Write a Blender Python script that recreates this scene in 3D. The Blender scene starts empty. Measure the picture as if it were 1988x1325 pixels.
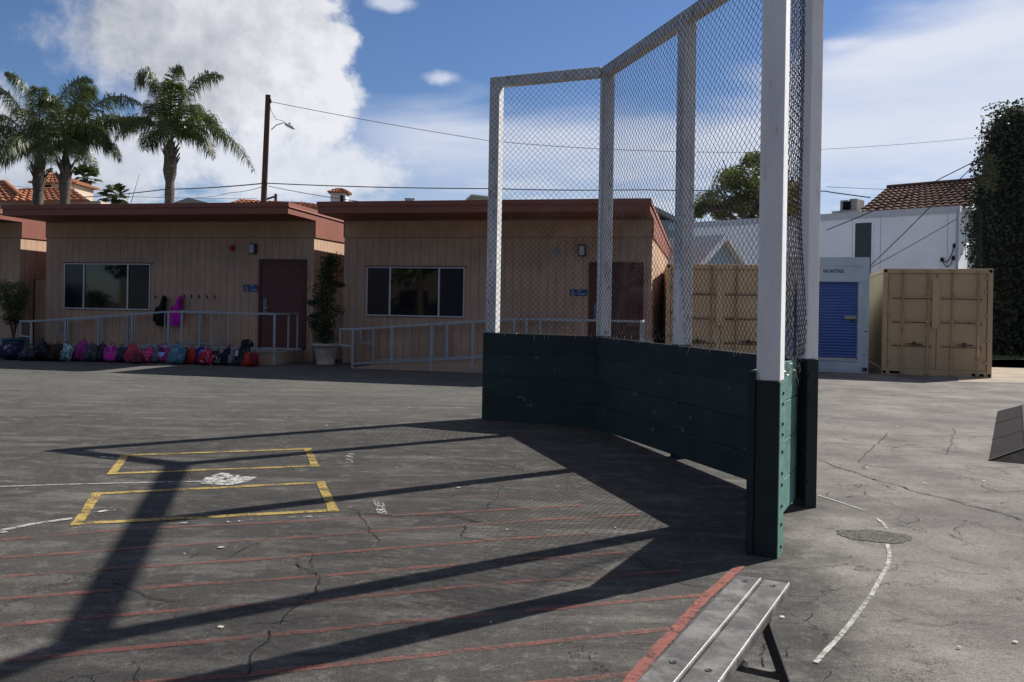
import bpy, bmesh, math, random
from mathutils import Vector, Matrix, noise
random.seed(7)
SC = bpy.context.scene
COL = SC.collection
# ------------------------------------------------------------------ camera
FPX, CX, CY, ROLL, EYE = 1650.0, 994.0, 590.0, 0.017, 1.5      # lens in photo pixels, principal point, roll, eye height
cam = bpy.data.cameras.new('camera'); cam_o = bpy.data.objects.new('camera', cam); COL.objects.link(cam_o)
cam.sensor_fit = 'HORIZONTAL'; cam.sensor_width = 36.0; cam.lens = 36.0*FPX/1988.0
cam.shift_x = 0.0; cam.shift_y = -(662.5-CY)/1988.0
cam.clip_start = 0.05; cam.clip_end = 3000
rgt = Vector((1, 0, ROLL)).normalized(); up = Vector((-ROLL, 0, 1)).normalized(); bk = Vector((0, -1, 0))
M = Matrix((rgt, up, bk)).transposed().to_4x4(); M.translation = (0, 0, EYE)
cam_o.matrix_world = M
SC.camera = cam_o
# ------------------------------------------------------------------ exposure, sun, sky
SC.view_settings.view_transform = 'Standard'; SC.view_settings.look = 'None'
SC.view_settings.exposure = 0.66; SC.view_settings.gamma = 1.0; SC.view_settings.use_curve_mapping = False
SUN = Vector((4.17, 2.82, 4.43)).normalized()
sl = bpy.data.lights.new('sun', 'SUN'); so = bpy.data.objects.new('sun', sl); COL.objects.link(so)
sl.energy = 4.9; sl.angle = math.radians(0.53); sl.color = (1.0, 0.95, 0.87)
so.rotation_euler = SUN.to_track_quat('Z', 'Y').to_euler(); so.location = (30, 20, 40)

def ray(px, py):
    a = px-CX; b = py-CY
    return Vector(((a+b*ROLL)/FPX, 1.0, -(b-ROLL*a)/FPX))
def G(px, py, z=0.0):
    r = ray(px, py); D = (z-EYE)/r.z
    return Vector((r.x*D, D, z))
def at(px, py, D):
    r = ray(px, py); return Vector((r.x*D, D, EYE+r.z*D))
def ae(px, py):
    r = ray(px, py); return math.atan2(r.x, r.y), math.atan2(r.z, math.hypot(r.x, r.y))

class NT:
    """small wrapper that writes node trees as expressions"""
    def __init__(s, tree): s.t = tree; s.n = tree.nodes; s.l = tree.links
    def node(s, typ, ins=None, **kw):
        nd = s.n.new(typ)
        for k, v in kw.items(): setattr(nd, k, v)
        for k, v in (ins or {}).items():
            if isinstance(v, bpy.types.NodeSocket): s.l.new(v, nd.inputs[k])
            else: nd.inputs[k].default_value = v
        return nd
    def m(s, op, a, b=0.0, c=0.0, clamp=False):
        nd = s.node('ShaderNodeMath', {0: a, 1: b, 2: c}, operation=op); nd.use_clamp = clamp; return nd.outputs[0]
    def vm(s, op, a, b=(0, 0, 0)):
        nd = s.node('ShaderNodeVectorMath', {0: a, 1: b}, operation=op)
        return nd.outputs['Value'] if op in ('LENGTH', 'DOT_PRODUCT') else nd.outputs['Vector']
    def noise(s, vec, scale, detail=4, rough=0.55, out='Fac', dist=0.0):
        nd = s.node('ShaderNodeTexNoise', {'Vector': vec, 'Scale': scale, 'Detail': detail, 'Roughness': rough, 'Distortion': dist})
        return nd.outputs[out]
    def mr(s, v, a, b, c=0.0, d=1.0, smooth=False):
        nd = s.node('ShaderNodeMapRange', {0: v, 1: a, 2: b, 3: c, 4: d}); nd.clamp = True
        if smooth: nd.interpolation_type = 'SMOOTHSTEP'
        return nd.outputs[0]
    def mix(s, f, a, b, mode='MIX'):
        nd = s.node('ShaderNodeMix', data_type='RGBA', blend_type=mode)
        for i, v in ((0, f), (6, a), (7, b)):
            if isinstance(v, bpy.types.NodeSocket): s.l.new(v, nd.inputs[i])
            else: nd.inputs[i].default_value = v if i == 0 else (tuple(v)+(1.0,) if len(v) == 3 else v)
        return nd.outputs[2]
    def vec(s, x, y, z):
        return s.node('ShaderNodeCombineXYZ', {0: x, 1: y, 2: z}).outputs[0]

# world: physical sky with cloud cover laid out by compass direction and elevation
W = bpy.data.worlds.new('World'); SC.world = W; W.use_nodes = True
t = NT(W.node_tree); t.n.clear()
SKY = 0.05
sky = t.node('ShaderNodeTexSky'); sky.sky_type = 'NISHITA'; sky.sun_disc = False
sky.sun_elevation = math.asin(SUN.z); sky.sun_rotation = math.atan2(SUN.x, SUN.y)
sky.air_density = 1.0; sky.dust_density = 0.3; sky.ozone_density = 2.5; sky.altitude = 0
tc = t.node('ShaderNodeTexCoord').outputs['Generated']
sx = t.node('ShaderNodeSeparateXYZ', {0: tc})
az = t.m('ARCTAN2', sx.outputs[0], sx.outputs[1]); el = t.m('ARCSINE', sx.outputs[2])
U = t.m('MULTIPLY', az, 10.0); V = t.m('MULTIPLY', el, 10.0)
P = t.vec(U, V, 0.0)
fb = t.noise(P, 1.1, 8, 0.62); fb2 = t.noise(t.vec(U, V, 7.3), 3.6, 6, 0.6); fb3 = t.noise(t.vec(U, V, 2.2), 0.55, 4, 0.5)
nz = t.m('ADD', t.m('MULTIPLY', t.m('SUBTRACT', fb, 0.5), 1.5), t.m('MULTIPLY', t.m('SUBTRACT', fb2, 0.5), 0.55))
def blob(px, py, rx, ry):
    a, e = ae(px, py)
    dx = t.m('MULTIPLY', t.m('SUBTRACT', az, a), 1650.0/rx); dy = t.m('MULTIPLY', t.m('SUBTRACT', el, e), 1650.0/ry)
    d = t.m('SQRT', t.m('ADD', t.m('MULTIPLY', dx, dx), t.m('MULTIPLY', dy, dy)))
    return t.m('SUBTRACT', 1.0, d)
def blobs(lst):
    o = None
    for b in lst:
        v = blob(*b); o = v if o is None else t.m('SMOOTH_MAX', o, v, 0.15)
    return o
dens = t.m('ADD', blobs([(290, 70, 215, 150), (360, 90, 250, 170), (520, 60, 165, 190), (622, 185, 95, 95), (450, 190, 200, 110), (-40, 215, 110, 80), (640, 90, 60, 60)]), nz)
soft = t.mr(az, -0.24, -0.42, 0.34, 0.75)
A = t.m('MINIMUM', t.m('MAXIMUM', t.m('DIVIDE', t.m('SUBTRACT', dens, 0.0), soft), 0.0), 1.0); A = t.mr(A, 0.0, 1.0, smooth=True)
densL = t.m('ADD', blobs([(330, 300, 420, 90), (560, 330, 330, 70), (80, 330, 300, 80)]), t.m('MULTIPLY', nz, 1.2))
AL = t.m('MULTIPLY', t.mr(densL, 0.0, 0.6, smooth=True), 0.9)
densS = t.m('ADD', blobs([(860, 152, 42, 18), (755, 4, 60, 18), (1745, 92, 70, 18), (1640, 85, 60, 16)]), t.m('MULTIPLY', nz, 1.5))
AS = t.m('MULTIPLY', t.mr(densS, 0.0, 1.0, smooth=True), 0.75)
# thin veil of high cloud, its upper edge rising to the right
_, e200 = ae(994, 195); _, e0 = ae(994, 0); _, e350 = ae(994, 350)
topl = t.m('ADD', e200, t.m('MULTIPLY', t.mr(az, 0.15, 0.55, 0, 1, True), 0.115))
sn = t.noise(t.vec(t.m('MULTIPLY', U, 0.35), t.m('MULTIPLY', V, 1.6), 3.0), 1.0, 6, 0.55, dist=0.4)
edge = t.m('ADD', topl, t.m('MULTIPLY', t.m('SUBTRACT', sn, 0.5), 0.10))
vtop = t.mr(t.m('SUBTRACT', edge, el), -0.012, 0.055, smooth=True)
vbot = t.mr(el, 0.125, 0.19, 0.42, 1.0, True)
front = t.mr(az, -0.30, -0.05, 0, 1, True); front2 = t.mr(az, 1.2, 0.8, 0, 1, True)
veil = t.m('MULTIPLY', t.m('MULTIPLY', vtop, vbot), t.m('MULTIPLY', front, front2))
veil = t.m('MULTIPLY', veil, t.mr(sn, 0.25, 0.6, 0.70, 1.0))
veil = t.m('MULTIPLY', veil, t.mr(az, -0.1, 0.40, 0.86, 0.98))
# low streaks near the rooftops
sn2 = t.noise(t.vec(t.m('MULTIPLY', U, 0.5), t.m('MULTIPLY', V, 2.5), 9.0), 1.5, 6, 0.6, dist=0.3)
low = t.m('MULTIPLY', t.m('MULTIPLY', t.mr(sn2, 0.46, 0.66, 0, 0.75, True), t.mr(el, 0.19, 0.12, 0, 1)), t.mr(az, 1.0, 0.7, 0, 1))
low = t.m('MULTIPLY', low, t.mr(az, -0.9, -0.6, 0, 1))
skyc = t.mix(1.0, sky.outputs[0], (0.77, 0.91, 1.17), 'MULTIPLY')
# unseen broken cloud overhead, added to whiten and lift the ambient light
hn = t.noise(tc, 2.6, 6, 0.6)
over = t.m('MULTIPLY', t.mr(hn, 0.42, 0.60, 0, 0.85, True), t.mr(el, 0.42, 0.62, smooth=True))
# cloud colours (radiance before the background strength)
shade = t.m('ADD', t.mr(t.m('SUBTRACT', fb3, 0.0), 0.35, 0.62, 0, 0.55), t.mr(az, -0.50, -0.20, 0, 0.55))
shade = t.m('ADD', shade, t.m('MULTIPLY', t.m('SUBTRACT', fb2, 0.5), 1.1), clamp=True)
shade = t.m('MULTIPLY', shade, t.mr(A, 0.0, 1.0, 1.25, 1.0), clamp=True)
K = 0.94/SKY
ccA = t.mix(shade, tuple(K*v for v in (0.245, 0.262, 0.305)), tuple(K*v for v in (0.56, 0.57, 0.60)))
ccV = tuple(K*v for v in (0.50, 0.525, 0.60)); ccL = tuple(K*v for v in (0.47, 0.50, 0.57))
c = t.mix(over, skyc, tuple(1.0/SKY*v for v in (0.40, 0.385, 0.39))); c = t.mix(low, c, ccL); c = t.mix(veil, c, ccV); c = t.mix(AL, c, t.mix(0.35, ccA, ccL)); c = t.mix(AS, c, ccV); c = t.mix(A, c, ccA)
bg = t.node('ShaderNodeBackground', {'Color': c, 'Strength': SKY})
t.l.new(bg.outputs[0], t.node('ShaderNodeOutputWorld').inputs[0])

# ------------------------------------------------------------------ materials
def srgb(r, g, b): return tuple(((v/255)/12.92 if v/255 <= 0.04045 else ((v/255+0.055)/1.055)**2.4) for v in (r, g, b))
def newmat(name):
    m = bpy.data.materials.new(name); m.use_nodes = True; t = NT(m.node_tree); t.n.clear()
    pos = t.node('ShaderNodeNewGeometry').outputs['Position']
    return m, t, pos
def finish(t, col, rough=0.8, bump=None, bstr=0.3, bdist=0.01, metal=0.0, spec=0.3, alpha=None):
    ins = {'Roughness': rough, 'Metallic': metal, 'Specular IOR Level': spec}
    p = t.node('ShaderNodeBsdfPrincipled', ins)
    if isinstance(col, bpy.types.NodeSocket): t.l.new(col, p.inputs['Base Color'])
    else: p.inputs['Base Color'].default_value = tuple(col)+(1,)
    if bump is not None:
        b = t.node('ShaderNodeBump', {'Height': bump, 'Strength': bstr, 'Distance': bdist}); t.l.new(b.outputs[0], p.inputs['Normal'])
    if alpha is not None: t.l.new(alpha, p.inputs['Alpha'])
    t.l.new(p.outputs[0], t.node('ShaderNodeOutputMaterial').inputs[0])
MATS = {}
def mat(name, col, rough=0.8, var=0.15, scale=3.0, bump=0.2, bdist=0.01, metal=0.0, spec=0.3, col2=None, thr=(0.45, 0.6), sc2=None, stretch=(1, 1, 1)):
    """plain surface: base colour with cloudy variation and, if given, a second colour in worn or stained patches"""
    if name in MATS: return MATS[name]
    m, t, pos = newmat(name)
    p2 = t.vm('MULTIPLY', pos, stretch)
    n = t.noise(p2, scale, 6, 0.6); n2 = t.noise(p2, scale*9, 4, 0.6)
    f = t.m('ADD', t.mr(n, 0.3, 0.7, 1-var, 1+var), t.m('MULTIPLY', t.m('SUBTRACT', n2, 0.5), var*0.8))
    base = t.vm('SCALE', tuple(col)) ; sc = base.node; t.l.new(f, sc.inputs['Scale'])
    c = base
    if col2 is not None:
        w = t.noise(p2, sc2 or scale*3, 7, 0.68)
        c = t.mix(t.mr(w, thr[0], thr[1]), base, col2)
    finish(t, c, rough, n2, bump, bdist, metal, spec)
    MATS[name] = m; return m
def paint_mat(name, col, lo, hi, scale=6.0, rough=0.75, top=1.0, edge=True):
    """worn ground paint: the asphalt shows through where the film is gone"""
    m, t, pos = newmat(name)
    n = t.noise(pos, scale, 8, 0.72); n2 = t.noise(pos, 60, 3, 0.6)
    w = t.m('ADD', n, t.m('MULTIPLY', t.m('SUBTRACT', n2, 0.5), 0.30))
    if edge:
        ef = t.node('ShaderNodeAttribute', attribute_name='film').outputs['Fac']
        w = t.m('ADD', w, t.m('MULTIPLY', t.m('SUBTRACT', ef, 0.75), 0.42))
    al = t.mr(w, lo, hi, 0.0, top)
    cc = t.vm('SCALE', tuple(col)); t.l.new(t.mr(n2, 0.3, 0.7, 0.75, 1.15), cc.node.inputs['Scale'])
    finish(t, cc, rough, n2, 0.3, 0.004, alpha=al)
    MATS[name] = m; return m

# facade directions: along the classroom fronts (VD) and into the lot (UD)
TH = math.radians(12.6)
VD = Vector((math.cos(TH), -math.sin(TH), 0)); UD = Vector((math.sin(TH), math.cos(TH), 0)); ZD = Vector((0, 0, 1))

def siding_mat(name, col):
    m, t, pos = newmat(name)
    s1 = t.vm('DOT_PRODUCT', pos, tuple(VD)); s2 = t.vm('DOT_PRODUCT', pos, tuple(UD)); z = t.node('ShaderNodeSeparateXYZ', {0: pos}).outputs[2]
    nrm = t.node('ShaderNodeNewGeometry').outputs['Normal']
    side = t.m('GREATER_THAN', t.m('ABSOLUTE', t.vm('DOT_PRODUCT', nrm, tuple(VD))), 0.7)
    s = t.m('ADD', t.m('MULTIPLY', s1, t.m('SUBTRACT', 1.0, side)), t.m('MULTIPLY', s2, side))
    fr = t.m('FRACT', t.m('DIVIDE', s, 0.203))
    g = t.mr(t.m('ABSOLUTE', t.m('SUBTRACT', fr, 0.5)), 0.465, 0.48, 0, 1)
    g = t.m('MULTIPLY', g, t.m('LESS_THAN', z, 3.03))
    seam = t.mr(t.m('ABSOLUTE', t.m('SUBTRACT', z, 3.03)), 0.006, 0.012, 1, 0)
    g = t.m('MAXIMUM', g, seam)
    st = t.noise(t.vec(t.m('MULTIPLY', s, 6), t.m('MULTIPLY', z, 0.7), 0.0), 2.0, 6, 0.65)
    n = t.noise(pos, 1.3, 5, 0.6)
    f = t.m('MULTIPLY', t.mr(st, 0.3, 0.7, 0.86, 1.12), t.mr(n, 0.3, 0.7, 0.9, 1.1))
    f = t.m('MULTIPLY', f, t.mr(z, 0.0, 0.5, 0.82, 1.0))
    b = t.vm('SCALE', tuple(col)); t.l.new(f, b.node.inputs['Scale'])
    stain = t.noise(t.vec(t.m('MULTIPLY', s, 1.3), t.m('MULTIPLY', z, 0.5), 4.0), 1.5, 6, 0.65)
    b = t.mix(t.m('MULTIPLY', t.mr(stain, 0.5, 0.7), 0.28), b, tuple(v*0.62 for v in col))
    c = t.mix(g, b, tuple(v*0.50 for v in col))
    h = t.m('SUBTRACT', t.m('MULTIPLY', st, 0.15), g)
    finish(t, c, 0.85, h, 0.6, 0.012, spec=0.2)
    MATS[name] = m; return m

# ------------------------------------------------------------------ mesh building
class MB:
    def __init__(s): s.v = []; s.f = []; s.ea = []
    def add(s, vs, fs):
        o = len(s.v); s.v += [Vector(v) for v in vs]; s.f += [tuple(i+o for i in f) for f in fs]; return s
    def hexa(s, c):        # 8 corners: bottom loop then top loop
        return s.add(c, [(3, 2, 1, 0), (4, 5, 6, 7), (0, 1, 5, 4), (1, 2, 6, 5), (2, 3, 7, 6), (3, 0, 4, 7)])
    def box(s, o, ax, ay, az_, x0, x1, y0, y1, z0, z1):
        P = lambda x, y, z: o+ax*x+ay*y+az_*z
        return s.hexa([P(x0, y0, z0), P(x1, y0, z0), P(x1, y1, z0), P(x0, y1, z0), P(x0, y0, z1), P(x1, y0, z1), P(x1, y1, z1), P(x0, y1, z1)])
    def wbox(s, x0, x1, y0, y1, z0, z1): return s.box(Vector((0, 0, 0)), Vector((1, 0, 0)), Vector((0, 1, 0)), ZD, x0, x1, y0, y1, z0, z1)
    def bar(s, a, b, w, h, upv=ZD):      # rectangular bar from a to b
        d = (b-a); L = d.length; d.normalize(); sd = d.cross(upv)
        if sd.length < 1e-4: sd = d.cross(Vector((1, 0, 0)))
        sd.normalize(); u2 = sd.cross(d).normalized()
        return s.box(a, d, sd, u2, 0, L, -w/2, w/2, -h/2, h/2)
    def tube(s, pts, r, n=6, caps=True):
        pts = [Vector(p) for p in pts]; o = len(s.v); rs = r if isinstance(r, (list, tuple)) else [r]*len(pts)
        ref = None
        for i, p in enumerate(pts):
            d = (pts[min(i+1, len(pts)-1)]-pts[max(i-1, 0)]).normalized()
            if ref is None: ref = Vector((0, 0, 1)) if abs(d.z) < 0.9 else Vector((1, 0, 0))
            a = d.cross(ref).normalized(); b = d.cross(a).normalized()
            for k in range(n):
                th = 2*math.pi*k/n; s.v.append(p+(a*math.cos(th)+b*math.sin(th))*rs[i])
        for i in range(len(pts)-1):
            for k in range(n):
                k2 = (k+1) % n; s.f.append((o+i*n+k, o+i*n+k2, o+(i+1)*n+k2, o+(i+1)*n+k))
        if caps:
            s.f.append(tuple(o+k for k in range(n))); s.f.append(tuple(o+(len(pts)-1)*n+k for k in reversed(range(n))))
        return s
    def lathe(s, base, prof, n=20, ax=ZD):
        o = len(s.v); a = ax.orthogonal().normalized(); b = ax.cross(a)
        for r, z in prof:
            for k in range(n):
                th = 2*math.pi*k/n; s.v.append(base+ax*z+(a*math.cos(th)+b*math.sin(th))*r)
        for i in range(len(prof)-1):
            for k in range(n): s.f.append((o+i*n+k, o+i*n+(k+1) % n, o+(i+1)*n+(k+1) % n, o+(i+1)*n+k))
        s.f.append(tuple(o+k for k in reversed(range(n)))); s.f.append(tuple(o+(len(prof)-1)*n+k for k in range(n)))
        return s
    def ribbon(s, pts, w, z=None):        # flat strip on the ground
        n = len(pts); o = len(s.v); ws = w if isinstance(w, (list, tuple)) else [w]*n
        for i, p in enumerate(pts):
            d = (pts[min(i+1, n-1)]-pts[max(i-1, 0)]); d.z = 0; d.normalize(); sd = Vector((-d.y, d.x, 0))
            for q, e_ in ((-1.1, 0.0), (-.75, 1.0), (.75, 1.0), (1.1, 0.0)):
                v = p+sd*q*ws[i]/2
                if z is not None: v.z = z
                s.v.append(v); s.ea.append(e_)
        for i in range(n-1):
            for k in range(3): s.f.append((o+4*i+k+1, o+4*i+k, o+4*i+4+k, o+4*i+5+k))
        return s
    def build(s, name, material, parent=None, smooth=False, bevel=0.0, base=None):
        me = bpy.data.meshes.new(name); root = parent
        while root is not None and root.parent is not None: root = root.parent
        if root is not None: org = Vector(root.location)
        elif base is not None: org = Vector(base)
        else:
            xs = [v.x for v in s.v]; ys = [v.y for v in s.v]; zs = [v.z for v in s.v]
            org = Vector(((min(xs)+max(xs))/2, (min(ys)+max(ys))/2, min(zs)))
        me.from_pydata([v-org for v in s.v], [], s.f); me.update()
        me.materials.append(material)
        if s.ea and len(s.ea) == len(s.v):
            at_ = me.attributes.new('film', 'FLOAT', 'POINT'); at_.data.foreach_set('value', s.ea)
        o = bpy.data.objects.new(name, me); COL.objects.link(o)
        if parent is not None: o.parent = parent
        else: o.location = org
        if smooth:
            for p in me.polygons: p.use_smooth = True
        if bevel > 0:
            b = o.modifiers.new('bevel', 'BEVEL'); b.width = bevel; b.segments = 2; b.limit_method = 'ANGLE'
        return o
def tag(o, label, cat, group=None, kind=None):
    if label: o['label'] = label
    if cat: o['category'] = cat
    if group: o['group'] = group
    if kind: o['kind'] = kind
    return o
def thing(name, loc, label, cat, group=None):
    o = bpy.data.objects.new(name, None); COL.objects.link(o); o.location = Vector(loc); o.empty_display_size = 0.2
    return tag(o, label, cat, group)
def structure(o): o['kind'] = 'structure'; return o
# ------------------------------------------------------------------ ground
def ground_mat():
    m, t, pos = newmat('old_asphalt')
    s = t.node('ShaderNodeSeparateXYZ', {0: pos}); X, Y = s.outputs[0], s.outputs[1]
    n0 = t.noise(pos, 0.35, 5, 0.6); n1 = t.noise(pos, 1.3, 7, 0.65); n2 = t.noise(pos, 9, 6, 0.7); n3 = t.noise(pos, 95, 3, 0.7)
    n4 = t.noise(pos, 260, 2, 0.6)
    # paler worn lot on the right, darker resurfaced field on the left, each with a ragged edge
    edge = t.m('ADD', X, t.m('MULTIPLY', t.m('SUBTRACT', n1, 0.5), 1.6))
    line = t.m('SUBTRACT', edge, t.mr(Y, 0.0, 14.0, 1.05, 3.4))
    right = t.mr(line, -0.35, 0.35, smooth=True)
    far = t.mr(t.m('ADD', Y, t.m('MULTIPLY', t.m('SUBTRACT', n0, 0.5), 3)), 9.5, 14.0, smooth=True)
    cL = t.mix(t.mr(n1, 0.3, 0.7), (0.040, 0.038, 0.0355), (0.064, 0.061, 0.056))
    cF = t.mix(t.mr(n0, 0.35, 0.65), (0.066, 0.066, 0.060), (0.096, 0.094, 0.086))
    cR = t.mix(t.mr(n1, 0.32, 0.68), (0.105, 0.096, 0.090), (0.21, 0.192, 0.177))
    dk = t.noise(t.vm('ADD', pos, (3.7, 1.2, 0)), 0.75, 5, 0.6, dist=0.5)
    cR = t.mix(t.m('MULTIPLY', t.mr(dk, 0.46, 0.62), 0.7), cR, (0.085, 0.079, 0.076))
    c = t.mix(far, cL, cF); c = t.mix(right, c, cR)
    # long scuffed streaks
    stq = t.noise(t.vec(t.m('MULTIPLY', X, 0.6), t.m('MULTIPLY', Y, 3.2), 0.0), 1.2, 6, 0.65)
    c = t.mix(t.m('MULTIPLY', t.mr(stq, 0.52, 0.70), 0.40), c, (0.19, 0.178, 0.165))
    c = t.mix(t.m('MULTIPLY', t.mr(stq, 0.45, 0.25), 0.3), c, (0.045, 0.043, 0.043))
    mid = t.noise(t.vec(X, t.m('MULTIPLY', Y, 1.6), 5.0), 3.4, 8, 0.7, dist=0.6)
    c = t.mix(t.m('MULTIPLY', t.mr(mid, 0.53, 0.68), 0.38), c, (0.19, 0.178, 0.165)); c = t.mix(t.m('MULTIPLY', t.mr(mid, 0.45, 0.30), 0.2), c, (0.036, 0.034, 0.034))
    # blotches and aggregate
    c = t.mix(t.m('MULTIPLY', t.mr(n2, 0.56, 0.75), 0.5), c, (0.21, 0.2, 0.18))
    c = t.mix(t.m('MULTIPLY', t.mr(n2, 0.42, 0.25), 0.55), c, (0.035, 0.034, 0.034))
    n5 = t.noise(pos, 32, 4, 0.7)
    f = t.m('MULTIPLY', t.m('MULTIPLY', t.mr(n3, 0.3, 0.7, 0.58, 1.42), t.mr(n4, 0.3, 0.7, 0.70, 1.30)), t.mr(n5, 0.3, 0.7, 0.78, 1.22))
    cc = t.node('ShaderNodeVectorMath', {0: c}, operation='SCALE'); t.l.new(f, cc.inputs['Scale']); c = cc.outputs[0]
    vo = t.node('ShaderNodeTexVoronoi', {'Vector': pos, 'Scale': 120.0}); 
    c = t.mix(t.m('MULTIPLY', t.mr(vo.outputs['Distance'], 0.16, 0.10), t.mr(t.noise(pos, 40, 2), 0.5, 0.62, 0, 0.6)), c, (0.30, 0.29, 0.27))
    # fine web of cracks
    wv = t.node('ShaderNodeVectorMath', {0: pos, 1: t.vm('SCALE', t.noise(pos, 2.2, 6, 0.7, out='Color'))}, operation='ADD')
    wv.inputs[1].links[0].from_node.inputs['Scale'].default_value = 0.55
    def crack(sc, w, mask):
        v = t.node('ShaderNodeTexVoronoi', {'Vector': wv.outputs[0], 'Scale': sc}, feature='DISTANCE_TO_EDGE')
        return t.m('MULTIPLY', t.mr(v.outputs['Distance'], w, w*0.3), mask)
    mk = t.mr(t.noise(pos, 0.8, 4), 0.50, 0.60); mk2 = t.mr(t.noise(t.vm('ADD', pos, (9, 4, 0)), 1.7, 4), 0.52, 0.6)
    cr = t.m('MAXIMUM', crack(1.1, 0.008, mk), t.m('MULTIPLY', crack(3.2, 0.014, mk2), t.m('ADD', t.m('MULTIPLY', right, 0.75), 0.25)))
    c = t.mix(t.m('MULTIPLY', cr, 0.75), c, (0.018, 0.017, 0.017))
    h = t.m('SUBTRACT', t.m('ADD', t.m('MULTIPLY', n3, 0.6), t.m('MULTIPLY', n2, 0.8)), t.m('MULTIPLY', cr, 1.5))
    finish(t, c, 0.9, h, 0.55, 0.006, spec=0.15)
    return m
g = MB(); g.add([(-400, -120, 0), (400, -120, 0), (400, 900, 0), (-400, 900, 0)], [(0, 1, 2, 3)])
structure(g.build('ground', ground_mat(), base=(0, 0, 0)))
# pale dirt lane and lawn strip past the containers
lane = MB(); lane.add([Vector((p.x, p.y, 0.004)) for p in (G(1860, 742), G(2300, 748), G(2300, 699), G(1860, 699))], [(0, 1, 2, 3)])
structure(lane.build('dirt_lane', mat('lane_dirt', (0.27, 0.225, 0.175), 0.95, 0.25, 1.2, 0.4)))
lawn_base = MB(); lawn_base.add([Vector((p.x, p.y, 0.008)) for p in (G(1840, 698.5), G(2300, 698.5), G(2300, 668), G(1840, 668))], [(0, 1, 2, 3)])
structure(lawn_base.build('lawn_soil', mat('lawn_soil', (0.03, 0.04, 0.018), 0.95, 0.3, 2.0)))

def W2(lst, ox, oy, k): return [(ox+a/k, oy+b/k) for a, b in lst]
def wob(pts, amp, step=0.18):
    """subdivide a ground polyline and wobble it a little"""
    out = []
    for i in range(len(pts)-1):
        a, b = pts[i], pts[i+1]; n = max(1, int((b-a).length/step))
        for k in range(n):
            p = a.lerp(b, k/n); q = noise.noise_vector(p*3.1); q2 = noise.noise_vector(p*17.0); out.append(p+Vector((q.x, q.y, 0))*amp+Vector((q2.x, q2.y, 0))*amp*.45)
    out.append(pts[-1].copy()); return out
def line_pts(px): return [G(*p) for p in px]
k1 = 2.4316
red = [W2([(0, 655), (530, 610), (900, 590)], 0, 780, k1)+[(600, 1012), (756, 1002), (888, 996), (1135, 981)],
       [(0, 1084), (234, 1068), (432, 1053.5), (600, 1043), (765, 1030), (908, 1020.7), (1052, 1010), (1242, 1000)],
       [(0, 1121), (107, 1113), (247, 1103), (535, 1084), (608, 1077), (806, 1062), (970, 1048), (1147, 1037)],
       [(0, 1164.5), (164, 1152), (288, 1142), (600, 1121.5), (867, 1099), (1044, 1085), (1217, 1073)],
       [(0, 1216), (206, 1197), (411, 1181), (608, 1169), (847, 1146), (1011, 1130), (1155, 1123.5), (1320, 1109)],
       [(0, 1284), (206, 1265), (411, 1245), (608, 1226), (765, 1210), (970, 1193.5), (1176, 1173), (1390, 1155)],
       [(150, 1338), (308, 1325), (493, 1310.5), (600, 1298), (806, 1276), (1011, 1253), (1299, 1222)],
       [(900, 1345), (1094, 1323), (1236, 1309)],
       [(653, 984), (847, 969), (1032, 959)], [(641, 957), (888, 942)], [(608, 922), (760, 915)], [(612, 906), (690, 899)], [(600, 940), (700, 936)]]
rm = MB(); rf = MB()
for i, l in enumerate(red): (rm if i < 8 else rf).ribbon(wob(line_pts(l), 0.012), 0.052, 0.004)
structure(rm.build('red_field_lines', paint_mat('faded_red_paint', (0.25, 0.088, 0.070), 0.46, 0.70, 4.0, top=.55)))
structure(rf.build('faint_red_field_lines', paint_mat('very_faded_red_paint', (0.24, 0.10, 0.08), 0.54, 0.80, 5.0, top=.45)))
rb = MB(); rb.ribbon(wob(line_pts([(1438, 1100), (1370, 1163), (1303, 1234), (1228, 1320), (1180, 1390)]), 0.008), 0.062, 0.008)
structure(rb.build('red_border_line', paint_mat('red_paint', (0.25, 0.085, 0.067), 0.38, 0.62, 7.0, top=.8)))
yl = MB()
def yline(a, b, w=0.085): yl.ribbon(wob([G(*a), G(*b)], 0.006), w, 0.005)
for q in ([(243, 885), (597, 872.5), (611, 905.5), (218, 920.5)], [(188, 960), (622, 938), (647, 992), (150, 1018)]):
    for i in range(4):
        a, b = G(*q[i]), G(*q[(i+1) % 4]); d = (b-a).normalized()*0.042
        off = 0.0 if i % 2 == 0 else 0.0005
        yl.ribbon(wob([a-d, b+d], 0.006), 0.085, 0.005+off)
structure(yl.build('yellow_box_lines', paint_mat('yellow_paint', (0.37, 0.265, 0.08), 0.45, 0.64, 4.5, top=.92)))
wl = MB()
for l, w in (([(0, 946), (120, 942), (250, 939), (395, 936)], 0.035), ([(-60, 1046), (0, 1032), (70, 1018), (140, 1008)], 0.06), ([(196, 888), (240, 892)], 0.04),
             ([(-40, 1020), (10, 1036)], 0.05), ([(1588, 963), (1635, 978), (1680, 993)], 0.022),
             ([(1702, 1008), (1714, 1017), (1721, 1028)], 0.03),
             ([(1722, 1058), (1727, 1078), (1722, 1103), (1708, 1130), (1688, 1163), (1660, 1201), (1628, 1240), (1600, 1270), (1583, 1289)], 0.028)):
    wl.ribbon(wob(line_pts(l), 0.006, 0.1), w, 0.006)
structure(wl.build('white_field_lines', paint_mat('white_paint', (0.42, 0.41, 0.385), 0.42, 0.68, 11.0, top=.88)))
hp = MB(); hp.add([Vector((p.x, p.y, 0.006)) for p in line_pts([(388, 940), (398, 929), (430, 919), (452, 922), (470, 926), (500, 928), (480, 936), (446, 944)])], [tuple(range(8))])
structure(hp.build('painted_home_plate', paint_mat('home_plate_paint', (0.46, 0.45, 0.42), 0.42, 0.54, 13.0, edge=False)))
sp = MB()
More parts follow.
